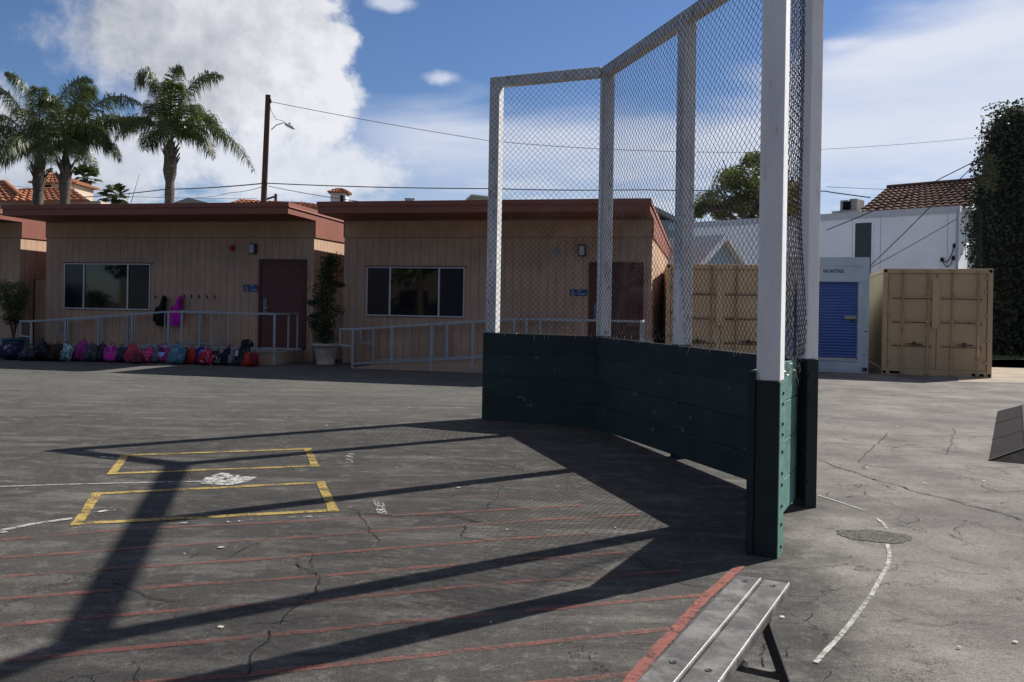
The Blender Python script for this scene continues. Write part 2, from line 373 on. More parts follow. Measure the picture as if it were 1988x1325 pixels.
for a, b, w in (((680, 882), (676, 902), 0.09), ((732, 970), (742, 1000), 0.09), ((330, 1020), (365, 1016), 0.04), ((440, 1014), (490, 1011), 0.04), ((560, 1006), (640, 1003), 0.04),
                ((175, 998), (225, 990), 0.06), ((280, 955), (320, 951), 0.04)):
    sp.ribbon(wob([G(*a), G(*b)], 0.012, 0.05), w, 0.0065)
structure(sp.build('white_paint_remnants', paint_mat('scuffed_white_paint', (0.42, 0.41, 0.39), 0.60, 0.72, 15.0)))
fl = MB()
for l in ([(0, 757), (300, 768), (620, 783), (938, 800)], [(1590, 857), (1700, 866), (1880, 874)], [(1850, 908), (1988, 940)]): fl.ribbon(wob(line_pts(l), 0.01, 0.4), 0.018, 0.004)
structure(fl.build('pale_seams', paint_mat('pale_seam', (0.24, 0.23, 0.21), 0.36, 0.62, 3.0, top=.7)))
# dark asphalt patch on the right
cp = G(1697, 1041); pm = MB(); n = 90
cx_ = Vector((0.235, -0.05, 0)); cy_ = Vector((0.04, 0.145, 0))
ring = []
for k in range(n):
    a = 2*math.pi*k/n; r = 1+0.22*noise.noise(Vector((math.cos(a)*1.6, math.sin(a)*1.6, 3)))+.06*noise.noise(Vector((math.cos(a)*7, math.sin(a)*7, 3)))
    ring.append(Vector((cp.x, cp.y, 0.0035))+cx_*math.cos(a)*r+cy_*math.sin(a)*r)
pm.add(ring, [tuple(range(n))])
structure(pm.build('asphalt_patch', mat('patch_asphalt', (0.050, 0.046, 0.040), 0.9, 0.7, 12, 1.0, 0.008, col2=(0.13, 0.12, 0.108), thr=(0.48, 0.60), sc2=55)))
# long cracks
ck = MB(); k2 = 2.4306; k3 = 3.156
cracks = [W2([(285, 672), (330, 690), (420, 728), (560, 770), (620, 795), (760, 830), (900, 875), (1040, 910), (1190, 952), (1350, 990), (1540, 1045)], 1500, 680, k3),
          W2([(450, 232), (530, 240), (560, 250), (640, 262), (740, 275), (880, 290), (950, 302), (1010, 325)], 600, 780, k2),
          W2([(200, 525), (330, 532), (400, 545), (560, 540), (690, 545), (800, 570)], 600, 780, k2),
          W2([(245, 520), (270, 560), (290, 620), (330, 665)], 600, 780, k2),
          W2([(910, 400), (880, 460), (840, 510), (780, 520), (720, 530)], 600, 780, k2),
          W2([(760, 585), (745, 610), (725, 640), (860, 660)], 600, 780, k2),
          W2([(540, 855), (600, 880), (660, 910), (790, 940), (860, 948)], 0, 780, k1),
          W2([(1380, 770), (1440, 800), (1500, 835), (1490, 910), (1430, 960), (1330, 1050)], 0, 780, k1),
          W2([(1285, 1080), (1270, 1125), (1180, 1180), (1170, 1290)], 0, 780, k1), [(0, 965), (90, 955), (160, 942), (250, 925)],
          W2([(740, 1035), (850, 1070), (905, 1045), (870, 1022)], 1500, 680, k3), W2([(455, 905), (560, 885), (570, 870)], 1500, 680, k3),
          W2([(1115, 480), (1100, 540), (1075, 640)], 1500, 680, k3), W2([(285, 565), (480, 578), (700, 590), (1000, 600), (1200, 612)], 1500, 680, k3),
          W2([(265, 1085), (390, 1100)], 1500, 680, k3), W2([(440, 835), (520, 832)], 1500, 680, k3), W2([(620, 812), (720, 845)], 1500, 680, k3),
          [(1480, 1225), (1487, 1252), (1481, 1280), (1484, 1300)], [(1840, 1080), (1880, 1092), (1960, 1105)], [(1850, 1040), (1870, 1050)], [(900, 1160), (930, 1166)],
          W2([(530, 690), (620, 590), (705, 510)], 1500, 680, k3)]
for i, l in enumerate(cracks):
    pts = wob(line_pts(l), 0.045, 0.035); wd = (0.018 if i == 0 else 0.012 if i in (1, 2) else 0.0085)
    ck.ribbon(pts, [wd*(0.35+1.1*abs(noise.noise(p*9))) for p in pts], 0.0055)
rc = random.Random(77)
def branch(p, ang, L, w):
    pts = [p.copy()]; 
    for _ in range(int(L/.04)):
        ang += rc.uniform(-.55, .55); p = p+Vector((math.cos(ang), math.sin(ang), 0))*.04; pts.append(p.copy())
        if L > .25 and rc.random() < .10: branch(p, ang+rc.choice((-1, 1))*rc.uniform(.5, 1.2), L*.45, w*.7)
    if len(pts) > 2: ck.ribbon([Vector((q.x, q.y, 0)) for q in pts], [w*(.25+1.1*abs(noise.noise(q*11))) for q in pts], .0053)
for x0, x1, y0, y1, n_, in ((2.0, 5.5, 3.4, 7.5, 26), (2.6, 7.5, 7, 14, 26), (-3.5, 1.5, 3.0, 9.0, 22)):
    for _ in range(n_): branch(Vector((rc.uniform(x0, x1), rc.uniform(y0, y1), 0)), rc.uniform(-.6, .6)+(math.pi if rc.random() < .5 else 0), rc.uniform(.12, .7), .0065)
structure(ck.build('ground_cracks', mat('crack_dark', (0.012, 0.011, 0.011), 1.0, 0.1)))
# scattered flakes and leaf litter
lt = MB(); rnd = random.Random(3)
spots = [G(x, y) for x, y in ((1805, 766), (1940, 753), (1700, 862), (1720, 865), (1738, 870), (1750, 874), (1634, 903), (1684, 909), (1879, 982), (1796, 940), (1910, 935), (555, 812), (634, 827), (685, 797), (430, 1065), (430, 1219), (836, 890), (770, 910), (985, 1030), (1195, 1026), (1040, 920), (1490, 1190), (1520, 1201), (1970, 1249), (1742, 829), (1820, 842), (1860, 1260), (890, 948), (795, 792), (780, 780))]
for _ in range(140): spots.append(Vector((rnd.uniform(-5, 7), rnd.uniform(2.2, 14), 0)))
for i, p in enumerate(spots):
    r = rnd.uniform(0.012, 0.024) if i < 30 else rnd.uniform(0.003, 0.008); a0 = rnd.uniform(0, 6.3)
    vs = [p+Vector((math.cos(a0+k*1.26)*r*rnd.uniform(.5, 1.2), math.sin(a0+k*1.26)*r*rnd.uniform(.4, .9), 0.004+rnd.uniform(0, 0.008))) for k in range(5)]
    lt.add(vs, [(0, 1, 2, 3, 4)])
tag(lt.build('leaf_litter', mat('dry_leaf', (0.46, 0.42, 0.33), 0.8, 0.3, 20)), 'pale dry leaves and flakes scattered over the asphalt', 'litter', kind='stuff')

# ------------------------------------------------------------------ backstop
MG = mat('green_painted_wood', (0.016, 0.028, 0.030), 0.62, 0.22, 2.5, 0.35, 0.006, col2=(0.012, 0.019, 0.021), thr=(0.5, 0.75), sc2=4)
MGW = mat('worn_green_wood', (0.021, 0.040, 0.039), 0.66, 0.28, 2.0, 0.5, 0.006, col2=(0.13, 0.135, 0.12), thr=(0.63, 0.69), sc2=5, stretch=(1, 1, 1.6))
MLG = mat('sun_faded_green_wood', (0.085, 0.19, 0.155), 0.7, 0.25, 2.5, 0.4, 0.006, col2=(0.16, 0.26, 0.23), thr=(0.52, 0.72), sc2=8, stretch=(1, 1, 2.5))  # lighter green for the outer wing side, sunlight put into the paint colour
MW = mat('white_painted_wood', (0.76, 0.76, 0.77), 0.6, 0.10, 3, 0.3, 0.004, col2=(0.33, 0.31, 0.28), thr=(0.61, 0.72), sc2=8, stretch=(1.6, 1.6, 0.4))
MWD = mat('dirty_white_wood', (0.66, 0.655, 0.66), 0.75, 0.15, 4, 0.5, 0.004, col2=(0.27, 0.25, 0.22), thr=(0.54, 0.70), sc2=14, stretch=(1.2, 1.2, 0.6))
MWIRE = mat('galvanised_wire', (0.040, 0.040, 0.047), 0.85, 0.2, 12, 0.05, spec=0.05)
MWIRER = mat('rusty_wire', (0.085, 0.058, 0.045), 0.85, 0.35, 9, 0.1, spec=0.08)
MBOLT = mat('bolt_steel', (0.03, 0.035, 0.035), 0.5, 0.2, 20, metal=0.4)
MSTEEL = mat('bright_wire_end', (0.45, 0.44, 0.42), 0.35, 0.1, 20, metal=0.6)
POST = [Vector((-0.245, 11.05, 0)), Vector((1.13, 10.45, 0)), None, Vector((2.27, 6.475, 0)), Vector((1.585, 5.19, 0))]
POST[2] = POST[1].lerp(POST[3], 0.5)
HT = 4.43
dirs = [(POST[1]-POST[0]).normalized(), (POST[3]-POST[1]).normalized(), (POST[4]-POST[3]).normalized()]
inn = [Vector((d.y, -d.x, 0)) for d in dirs]
inn = [v if v.dot(Vector((-1, -0.2, 0))) > 0 else -v for v in inn]
bs = thing('baseball_backstop', (1.3, 8.4, 0), 'tall three-sided backstop of white posts, chain-link mesh and dark green planks', 'backstop')
pdir = [0, 1, 1, 1, 2]
for i, p in enumerate(POST):
    d = dirs[pdir[i]]; nn = inn[pdir[i]]; h = 0.07
    lean = Vector((0, 0, 0))
    ho = .03 if i == 3 else h
    top = MB(); top.box(p, d, nn, ZD, -h, h, -ho, h, 1.12 if i < 4 else 1.06, HT if i < 4 else HT)
    o = top.build('post', MW if i in (3, 4) else MWD, bs, bevel=0.006)
    low_ = MB(); e = 0.012
    low_.box(p, d, nn, ZD, -h-e, h+e, -ho+0.001, h, -0.05, 1.12 if i < 4 else 1.06)
    low_.build('post_base', MG, o, bevel=0.006)
    if i == 4:
        out = -nn; sb = MB(); sb.box(p, d, nn, ZD, -h-e, h+e, -h-.006, -h+.0005, 0.0, 1.055); sb.build('side_board', MLG, bs)  # thin added sheet that paints the sunlit face of the post
        for z in (0.055, 0.19, 0.30, 0.43, 0.50, 0.63, 0.735, 0.80, 0.92, 0.985):
            bb = MB(); bb.lathe(p+out*(h+.006)+ZD*z, [(0.010, 0), (0.010, 0.006), (0.005, 0.009)], 10, out); bb.build('bolt', MBOLT, o)
    if i == 3:
        for z in (0.2, 0.45, 0.62, 0.85, 1.0):
            bb = MB(); bb.lathe(p+d*(h+e)+nn*0.05+ZD*z, [(0.012, 0), (0.012, 0.008), (0.006, 0.012)], 8, d); bb.build('bolt', MBOLT, o)
# planks on the inner faces; corners mitred by intersecting the offset lines
def offs(k, off):        # a point on panel line k moved inwards
    return POST[[0, 1, 3][k]]+inn[k]*off
def isect(k, off):       # meeting point of panel k and k+1 at this offset
    a, b, c_, d_ = offs(k, off), dirs[k], offs(k+1, off), dirs[k+1]
    den = b.x*d_.y-b.y*d_.x; s_ = ((c_.x-a.x)*d_.y-(c_.y-a.y)*d_.x)/den
    return a+b*s_
def corner(i, off):
    if i == 0: return offs(0, off)-dirs[0]*0.085
    if i == 1: return isect(0, off)
    if i == 2: return isect(1, off)
    return POST[4]+inn[2]*off+dirs[2]*0.075
rnd = random.Random(5)
IN0, IN1 = 0.0715, 0.112
for k in range(3):
    a0, b0, a1, b1 = corner(k, IN0), corner(k+1, IN0), corner(k, IN1), corner(k+1, IN1)
    for r_ in range(4):
        z0 = 0.014+r_*0.277; z1 = z0+(0.2745 if k == 0 else 0.272)
        zb0 = zb1 = z0
        if r_ == 0: zb0, zb1 = [(0.0, 0.0), (0.0, 0.075), (0.06, 0.03)][k]
        g1, g2 = rnd.uniform(-0.002, 0.002), rnd.uniform(-0.002, 0.002)
        pb = MB(); i1, i2 = inn[k]*g1, inn[k]*g2
        pb.hexa([a1+i1+ZD*zb0, b1+i2+ZD*zb1, b0+ZD*zb1, a0+ZD*zb0, a1+i1+ZD*z1, b1+i2+ZD*z1, b0+ZD*z1, a0+ZD*z1])
        pb.build('plank', MLG if k == 2 else (MGW if r_ < 3 else MG), bs, bevel=0.005)
# short green upright closing the plank ends beside the near post
up_ = MB(); q = POST[4]+inn[2]*0.092+dirs[2]*0.098
up_.box(q, dirs[2], inn[2], ZD, -0.03, -0.004, -0.02, 0.022, 0.0, 1.115); up_.build('end_board', MG, bs, bevel=0.004)
# top rails
for k in range(3):
    a, b = [(0, 1), (1, 3), (3, 4)][k]
    tr = MB(); A_, B_ = POST[a]+dirs[k]*0.071, POST[b]-dirs[k]*0.071
    if k == 0: A_ = POST[a]+dirs[k]*0.071
    tr.box(A_, dirs[k], inn[k], ZD, 0, (B_-A_).length, -0.045, 0.0695, HT-0.125, HT-0.002); tr.build('top_rail', MWD, bs, bevel=0.006)
# chain link: interlocked zigzag wires
def chain(name, A_, B_, nrm, z0, z1, mat_, rw=0.0029, sag=0.012, ragged=0.0, seed=0):
    d = (B_-A_); L = d.length; d.normalize(); w = 0.0378; m = MB(); nw = int(L/w); nz_ = int((z1-z0)/w); rr = random.Random(seed)
    for k in range(nw):
        pts = []; nb = rr.randint(0, int(ragged*10)) if ragged else 0
        for j in range(nz_+1+nb):
            s_ = (k+(0 if (j+k) % 2 == 0 else 1))*w; z = z1-j*w
            p = A_+d*s_; q3 = Vector((s_*1.3, z*1.3, seed*3.7)); nv = noise.noise_vector(q3)
            lowf = max(0.0, 1-(z-z0)/1.1)
            f = sag*(0.5+2.2*lowf)
            p = p+nrm*(nv.x*f+(0.0022 if j % 2 else -0.0022))+d*nv.y*f*0.55+ZD*(z+nv.z*f*0.55)
            if j > nz_: p = p-nrm*0.004*(j-nz_)+d*rr.uniform(-.006, .006)
            pts.append(p)
        m.tube(pts, rw, 3, False)
    return m.build(name, mat_, bs, smooth=True)
IC = 0.076
chain('chain_link_mesh', offs(0, IC)-dirs[0]*0.06, isect(0, IC), inn[0], 1.10, HT-0.01, MWIRE, seed=1, sag=0.016)
chain('chain_link_mesh', isect(0, IC), isect(1, IC), inn[1], 1.10, HT-0.01, MWIRE, seed=2, sag=0.028)
chain('chain_link_mesh', isect(1, IC-0.006), POST[4]+inn[2]*(IC-0.006)-dirs[2]*0.05, inn[2], 1.10, HT-0.01, MWIRER, rw=0.0034, seed=3, sag=0.038)
# torn bright wire ends along the planks
we = MB(); rr = random.Random(11)
def ends(k, a, b, n_, sgn, h0, h1):
    for _ in range(n_):
        p = a.lerp(b, rr.random())+ZD*rr.uniform(h0, h1); q1 = p+inn[k]*sgn*rr.uniform(0.008, 0.02)+ZD*rr.uniform(-0.05, 0.03)+dirs[k]*rr.uniform(-.02, .02)
        q2 = q1+ZD*rr.uniform(-0.05, -0.015)+dirs[k]*rr.uniform(-.015, .015)
        we.tube([p, q1, q2], 0.0019, 3, False)
ends(2, corner(2, IN0-0.01), corner(3, IN0-0.01), 90, -1, 0.99, 1.14)
ends(1, corner(1, IN1), corner(2, IN1), 45, 1, 1.11, 1.18)
ends(0, corner(0, IN1), corner(1, IN1), 12, 1, 1.11, 1.15)
we.build('torn_wire_ends', MSTEEL, bs)['kind'] = 'stuff'

# ------------------------------------------------------------------ bench
MAL = mat('weathered_aluminium', (0.078, 0.075, 0.073), 0.62, 0.3, 9, 0.5, 0.002, metal=0.1, spec=.2, col2=(0.17, 0.165, 0.16), thr=(0.45, 0.62), sc2=7)
MALD = mat('dark_bench_frame', (0.07, 0.07, 0.075), 0.5, 0.2, 8, metal=0.5)
SZ = 0.43
f0, f1, f2 = G(1428, 1117, SZ), G(1475, 1123, SZ), G(1536, 1131, SZ)
n0, n2_ = G(1235, 1325, SZ), G(1398, 1323, SZ)
bd = ((f0-n0).normalized()+(f2-n2_).normalized()).normalized(); bw = Vector((bd.y, -bd.x, 0))
ctr = (f0+f2)/2; wid = abs((f2-f0).dot(bw)); wid = max(wid, (n2_-n0).dot(bw))
Lb = 2.2
bench = thing('bench', (ctr-bd*Lb/2)*1.0-ZD*SZ, 'worn grey aluminium bench with two seat planks in the near right corner', 'bench')
hw = wid/2
for s_ in (-1, 1):
    pb = MB(); x0, x1 = (-hw, -0.003) if s_ < 0 else (0.003, hw)
    pb.box(ctr, bd, bw, ZD, -Lb, 0, x0, x1, -0.035, 0.0)
    o = pb.build('seat_plank', MAL, bench, bevel=0.005)
    rd = MB(); e_ = x1-0.005 if s_ > 0 else -0.009
    rd.box(ctr, bd, bw, ZD, -Lb+0.002, -0.002, e_-0.002, e_+0.002, 0.0005, 0.004); rd.build('edge_ridge', mat('bright_ridge', (0.42, 0.42, 0.42), 0.4, 0.1, 9, metal=0.4), o, bevel=0.0015)
    for al in (0.07, 0.95, 1.8):
        bo = MB(); bo.lathe(ctr-bd*al+bw*(x0+x1)/2+ZD*0.0003, [(0.0115, 0), (0.0115, 0.0015), (0.009, 0.002), (0.004, 0.0005)], 12); bo.build('bolt_head', MBOLT, o)
for al in (0.28, 1.75):
    c0 = ctr-bd*al
    for s_ in (-1, 1):
        lg = MB(); lg.bar(c0+bw*s_*hw*0.55-ZD*0.04, c0+bw*s_*(hw+0.10)-ZD*SZ, 0.035, 0.02, bd); lg.build('leg', MALD, bench, bevel=0.003)
    cb = MB(); cb.bar(c0+bw*-(hw+0.03)-ZD*0.25, c0+bw*(hw+0.03)-ZD*0.25, 0.03, 0.025); cb.build('cross_bar', MAL, bench, bevel=0.003)
    tb = MB(); tb.bar(c0+bw*-(hw-0.015)-ZD*0.053, c0+bw*(hw-0.015)-ZD*0.053, 0.04, 0.03); tb.build('seat_bracket', MALD, bench, bevel=0.003)
    br = MB(); br.bar(c0-ZD*0.24, c0-bd*0.34*(1 if al < 1 else -1)-ZD*0.06, 0.025, 0.02); br.build('brace', MALD, bench)

# ------------------------------------------------------------------ low ramp on the right
e0, e1 = G(1919, 895), G(1936, 799)
rd_ = (e1-e0); rd_.normalize(); rx_ = Vector((rd_.y, -rd_.x, 0)); LR = (e1-e0).length
MR = mat('ramp_felt', (0.017, 0.0155, 0.0155), 0.95, 0.3, 6, 0.6, spec=.1, col2=(0.03, 0.028, 0.027), thr=(.5, .7), sc2=12)
ramp = thing('ball_ramp', (e0+rx_*1.2+rd_*LR/2), 'low black-topped wooden ramp at the right edge of the lot', 'ramp')
rb_ = MB(); hz = 0.13
o0 = e0+rx_*0.33+rd_*0.28; o1 = e1+rx_*0.33-rd_*0.05; w0 = e0+rx_*2.4; w1 = e1+rx_*2.4
rb_.add([e0+ZD*.002, w0+ZD*.002, w1+ZD*.002, e1+ZD*.002, o0+ZD*hz, w0+rd_*0.28+ZD*hz, w1-rd_*.05+ZD*hz, o1+ZD*hz], [(3, 2, 1, 0), (4, 5, 6, 7), (0, 1, 5, 4), (1, 2, 6, 5), (2, 3, 7, 6), (3, 0, 4, 7)])
rb_.build('ramp_top', MR, ramp, bevel=0.004)
sm = MB()
for f in (0.33, 0.66):
    a_ = e0.lerp(e1, f); b_ = o0.lerp(o1, f)
    sm.bar(a_+ZD*0.006, b_+ZD*(hz+0.004), 0.018, 0.006)
sm.bar(o0+ZD*(hz+0.002), o1+ZD*(hz+0.002), 0.03, 0.006)
sm.bar(e0+ZD*0.006, o0+ZD*(hz+0.004), 0.02, 0.006)
sm.build('seam_strips', mat('ramp_seam', (0.02, 0.02, 0.02), 0.9), ramp)
# ------------------------------------------------------------------ portable classrooms
A0 = Vector((-4.07, 20.52, 0))                       # front left wall corner of the right-hand classroom
def F(s, y, z): return A0+VD*s+UD*y+ZD*z
def fpx(px, py, off=0.0):                             # photo pixel -> (s, z) on the facade plane (off metres in front)
    r = ray(px, py); o = A0-UD*off; n = UD
    k = (o-Vector((0, 0, EYE))).dot(n)/r.dot(n); p = Vector((0, 0, EYE))+r*k
    return (p-A0).dot(VD), p.z
def fbox(m, s0, s1, y0, y1, z0, z1): return m.box(A0, VD, UD, ZD, s0, s1, y0, y1, z0, z1)
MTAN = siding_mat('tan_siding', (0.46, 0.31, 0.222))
MFAS = mat('red_brown_fascia', (0.215, 0.078, 0.056), 0.7, 0.10, 1.5, 0.15)
MTRIM = mat('fascia_trim', (0.40, 0.20, 0.15), 0.6, 0.1)
MROOF = mat('roof_membrane', (0.30, 0.29, 0.28), 0.9, 0.2)
MDOOR = mat('dark_red_door', (0.098, 0.040, 0.034), 0.6, 0.1, 2, 0.1)
MDFR = mat('dark_door_frame', (0.085, 0.03, 0.028), 0.6, 0.1)
MALUM = mat('window_aluminium', (0.50, 0.52, 0.54), 0.45, 0.1, metal=0.3)
MRAIL = mat('grey_rail_paint', (0.30, 0.335, 0.355), 0.5, 0.12, 6, 0.1)
MCONC = mat('ramp_concrete', (0.26, 0.23, 0.20), 0.9, 0.15, 3, 0.4)
MSKIRT = mat('ramp_side_tan', (0.36, 0.255, 0.18), 0.85, 0.12, 2)
def glass_mat(name, col, rough, spec):
    m, t, pos = newmat(name)
    n = t.noise(pos, 1.2, 3)
    finish(t, col, rough, n, 0.02, 0.01, spec=spec); MATS[name] = m; return m
MGL = glass_mat('window_glass', (0.010, 0.011, 0.012), 0.03, 0.55); MSCR = glass_mat('insect_screen', (0.012, 0.014, 0.024), 0.18, 0.35)
RTOP = 3.71
def classroom(s0, s1, label, dl, depth=11.0, front_left=True):
    b = thing('portable_classroom', F((s0+s1)/2, 0, 0), label, 'building')
    w = MB(); fbox(w, s0, s1, 0, depth, 0, 3.42); w.build('wall', MTAN, b)
    OV = 1.42; sl_ = 0.018
    r = MB()
    # overhanging roof slab, falling gently to the back
    def zt(y): return RTOP-(y+OV)*sl_
    e = 0.03
    r.hexa([F(s0-e, -OV, RTOP-.25), F(s1+e, -OV, RTOP-.25), F(s1+e, 0.0, 3.44), F(s0-e, 0.0, 3.44), F(s0-e, -OV, RTOP), F(s1+e, -OV, RTOP), F(s1+e, 0, zt(0)), F(s0-e, 0, zt(0))])
    r.build('roof_overhang', MFAS, b)
    for sa, sb in ((s0-e, s0-0.002), (s1+0.002, s1+e)):
        f_ = MB(); f_.hexa([F(sa, 0.002, 3.03), F(sb, 0.002, 3.03), F(sb, depth, 3.03), F(sa, depth, 3.03), F(sa, 0.002, zt(0)), F(sb, 0.002, zt(0)), F(sb, depth, zt(depth)), F(sa, depth, zt(depth))]); f_.build('side_fascia', MFAS, b)
    t_ = MB(); t_.hexa([F(s0, 0.002, 3.43), F(s1, 0.002, 3.43), F(s1, depth, 3.30), F(s0, depth, 3.30), F(s0, 0.002, zt(0)-.004), F(s1, 0.002, zt(0)-.004), F(s1, depth, zt(depth)-.004), F(s0, depth, zt(depth)-.004)]); t_.build('roof', MROOF, b)
    d_ = MB(); 
    fbox(d_, s0-e-.02, s1+e+.02, -OV-.02, -OV-.002, RTOP-.09, RTOP+.012)
    for sa, sb in ((s0-e-.02, s0-e-.001), (s1+e+.001, s1+e+.02)):
        d_.hexa([F(sa, -OV-.001, RTOP-.09), F(sb, -OV-.001, RTOP-.09), F(sb, depth, zt(depth)-.09), F(sa, depth, zt(depth)-.09), F(sa, -OV-.001, RTOP+.012), F(sb, -OV-.001, RTOP+.012), F(sb, depth, zt(depth)+.012), F(sa, depth, zt(depth)+.012)])
    d_.build('roof_edge_trim', MFAS, b)
    tl_ = MB(); tl_.hexa([F(s1+e+.021, -OV, RTOP-.10), F(s1+e+.030, -OV, RTOP-.10), F(s1+e+.030, depth, zt(depth)-.10), F(s1+e+.021, depth, zt(depth)-.10), F(s1+e+.021, -OV, RTOP-.08), F(s1+e+.030, -OV, RTOP-.08), F(s1+e+.030, depth, zt(depth)-.08), F(s1+e+.021, depth, zt(depth)-.08)]); tl_.build('gutter_lip', MTRIM, b)
    # base vent strip
    return b
def door(b, pxl, pxr, pyt, zb):
    s0, zt = fpx(pxl, pyt); s1, _ = fpx(pxr, pyt)
    fr = MB(); fbox(fr, s0, s0+.075, -.035, .01, zb, zt); fbox(fr, s1-.075, s1, -.035, .01, zb, zt); fbox(fr, s0+.0751, s1-.0751, -.034, .01, zt-.13, zt)
    d = MB(); fbox(d, s0+.085, s1-.085, -.018, .005, zb+.02, zt-.14); do = d.build('door', MDOOR, b, bevel=.003)
    fr.build('door_frame', MDFR, do)
    h = MB(); fbox(h, s0+.13, s0+.23, -.028, -.018, zb+.85, zb+1.25); h.build('lock_plate', mat('dull_steel', (0.14, 0.17, 0.19), .6, .1), do, bevel=.004)
    h = MB(); h.tube([F(s0+.18, -.03, zb+1.0), F(s0+.18, -.075, zb+1.0), F(s0+.30, -.08, zb+1.0)], .011, 8); h.build('handle', MALUM, do)
    for z in (.2, 1.1, 1.95):
        h = MB(); fbox(h, s1-.092, s1-.078, -.03, -.018, zb+z, zb+z+.12); h.build('hinge', MBOLT, do)
    k = MB(); fbox(k, s0+.13, s1-.10, -.06, -.036, zb+.005, zb+.03); k.build('threshold', MALUM, do)
    return s0, s1, zt
def window(b, xl, xr, yt, yb, fr1, fr2):
    s0, zt = fpx(xl, yt); s1, _ = fpx(xr, yt); _, zb = fpx((xl+xr)/2, yb)
    zt2 = fpx(xr, yt)[1]; zt = (zt+zt2)/2; L = s1-s0; a, c = s0+L*fr1, s0+L*fr2; q = .028
    fr = MB(); fbox(fr, s0, s1, -.035, .01, zt-q, zt); fbox(fr, s0, s1, -.045, .01, zb, zb+q)
    for x in (s0, s1-q): fbox(fr, x, x+q, -.034, .01, zb+q, zt-q)
    for x in (a-.02, c-.02): fbox(fr, x, x+.04, -.038, .01, zb+q, zt-q)
    wo = fr.build('window', MALUM, b, bevel=.003)
    for x0, x1, mm, nm in ((s0+q, a-.02, MSCR, 'screened_pane'), (a+.02, c-.02, MGL, 'pane'), (c+.02, s1-q, MSCR, 'screened_pane')):
        p = MB(); fbox(p, x0, x1, -.012, .005, zb+q, zt-q); p.build(nm, mm, wo)
    p = MB(); fbox(p, s0-.03, s1+.05, -.05, .002, zt+.001, zt+.025); p.build('drip_cap', MFAS, wo)
    return s0, s1, zb, zt
s2 = (0.0, fpx(1264, 600)[0])
b2 = classroom(s2[0], s2[1], 'tan portable classroom with three-pane window, partly behind the backstop', None)
s1r = fpx(608, 600)[0]; s1l = fpx(88, 600)[0]
b1 = classroom(s1l, s1r, 'tan portable classroom with the backpacks lined up along its ramp', None)
s0r = fpx(38, 600)[0]
b0 = classroom(s0r-7.4, s0r, 'tan portable classroom at the far left, only its end showing', None)
ZL = 0.29
D1 = door(b1, 504, 596.5, 503.5, ZL+.0); D2 = door(b2, 1144, 1250, 509.5, ZL)
window(b1, 126.5, 293.5, 512, 601, .235, .745); window(b2, 713, 903, 519, 615, .245, .745)
def alarm(b, px, py, r, mt, nm, sq=False):
    s_, z_ = fpx(px, py, .05); m = MB(); m.lathe(F(s_, 0, z_), [(r, 0.0), (r, .035), (r*.85, .055), (r*.3, .06)], 20, -UD); return m.build(nm, mt, b, smooth=False)
alarm(b1, 449.5, 482, .075, mat('alarm_red', (0.30, 0.02, 0.025), .5, .1), 'fire_alarm_bell')
alarm(b2, 1080, 487, .065, mat('vent_grey', (0.22, 0.27, 0.28), .5, .1), 'round_vent_cover')
def lamp(b, px, py):
    s_, z_ = fpx(px, py, .06); m = MB(); fbox(m, s_-.085, s_+.085, -.10, 0.005, z_-.13, z_+.13); o = m.build('wall_lamp', mat('lamp_housing', (0.045, 0.05, 0.05), .5, .1), b, bevel=.02)
    l = MB(); fbox(l, s_-.062, s_+.058, -.125, -.10, z_-.105, z_+.105); l.build('lens', mat('lamp_lens', (0.42, 0.44, 0.44), .35, .1), o, bevel=.015)
lamp(b1, 490.5, 483.5); lamp(b2, 1130, 487)
MNAVY = mat('sign_navy', (0.012, 0.045, 0.16), .4, .05); MSW = mat('sign_white', (0.45, 0.48, 0.52), .5, .05)
def ada(b, xl, xr, yt, yb):
    s0, zt = fpx(xl, yt, .02); s1, _ = fpx(xr, yt, .02); _, zb = fpx((xl+xr)/2, yb, .02); H = zt-zb
    m = MB(); fbox(m, s0, s1, -.012, 0.003, zb, zt); o = m.build('access_sign', MNAVY, b)
    w = MB(); cx_, cz_ = s0+H*.50, zb+H*.36
    def arc(r, a0, a1, th, n=18):
        pts = [F(cx_+math.cos(math.radians(a0+(a1-a0)*k/n))*r, -.016, cz_+math.sin(math.radians(a0+(a1-a0)*k/n))*r) for k in range(n+1)]; w.tube(pts, th, 5)
    q = H*.045
    arc(H*.25, 130, 350, q)
    w.tube([F(cx_-.02*H, -.016, cz_+H*.40), F(cx_, -.016, cz_+H*.12), F(cx_+H*.2, -.016, cz_+H*.10), F(cx_+H*.30, -.016, cz_-H*.20), F(cx_+H*.38, -.016, cz_-H*.18)], q, 5)
    w.tube([F(cx_, -.016, cz_+H*.25), F(cx_+H*.16, -.016, cz_+H*.23)], q*.8, 5)
    w.lathe(F(cx_-.02*H, -.013, cz_+H*.50), [(H*.07, 0), (H*.07, .006)], 12, -UD)
    w.build('wheelchair_symbol', MSW, o)
    d = MB(); x = s0+H*1.15
    fbox(d, x, x+.004, -.0145, -.011, zb+H*.12, zt-H*.12)          # divider
    L = s1-x-.03
    r_ = random.Random(2)
    fbox(d, x+.03, x+.09, -.0145, -.011, zt-H*.26, zt-H*.14)
    xx = x+.03
    while xx < s1-.03:
        wv = r_.uniform(.012, .024); fbox(d, xx, xx+wv*.62, -.0145, -.011, zb+H*.20, zb+H*.36+r_.uniform(-.004, .004)); xx += wv
    d.build('worn_lettering', MSW, o)
ada(b1, 472, 500.5, 553, 566.5); ada(b2, 1106, 1140, 562, 575)
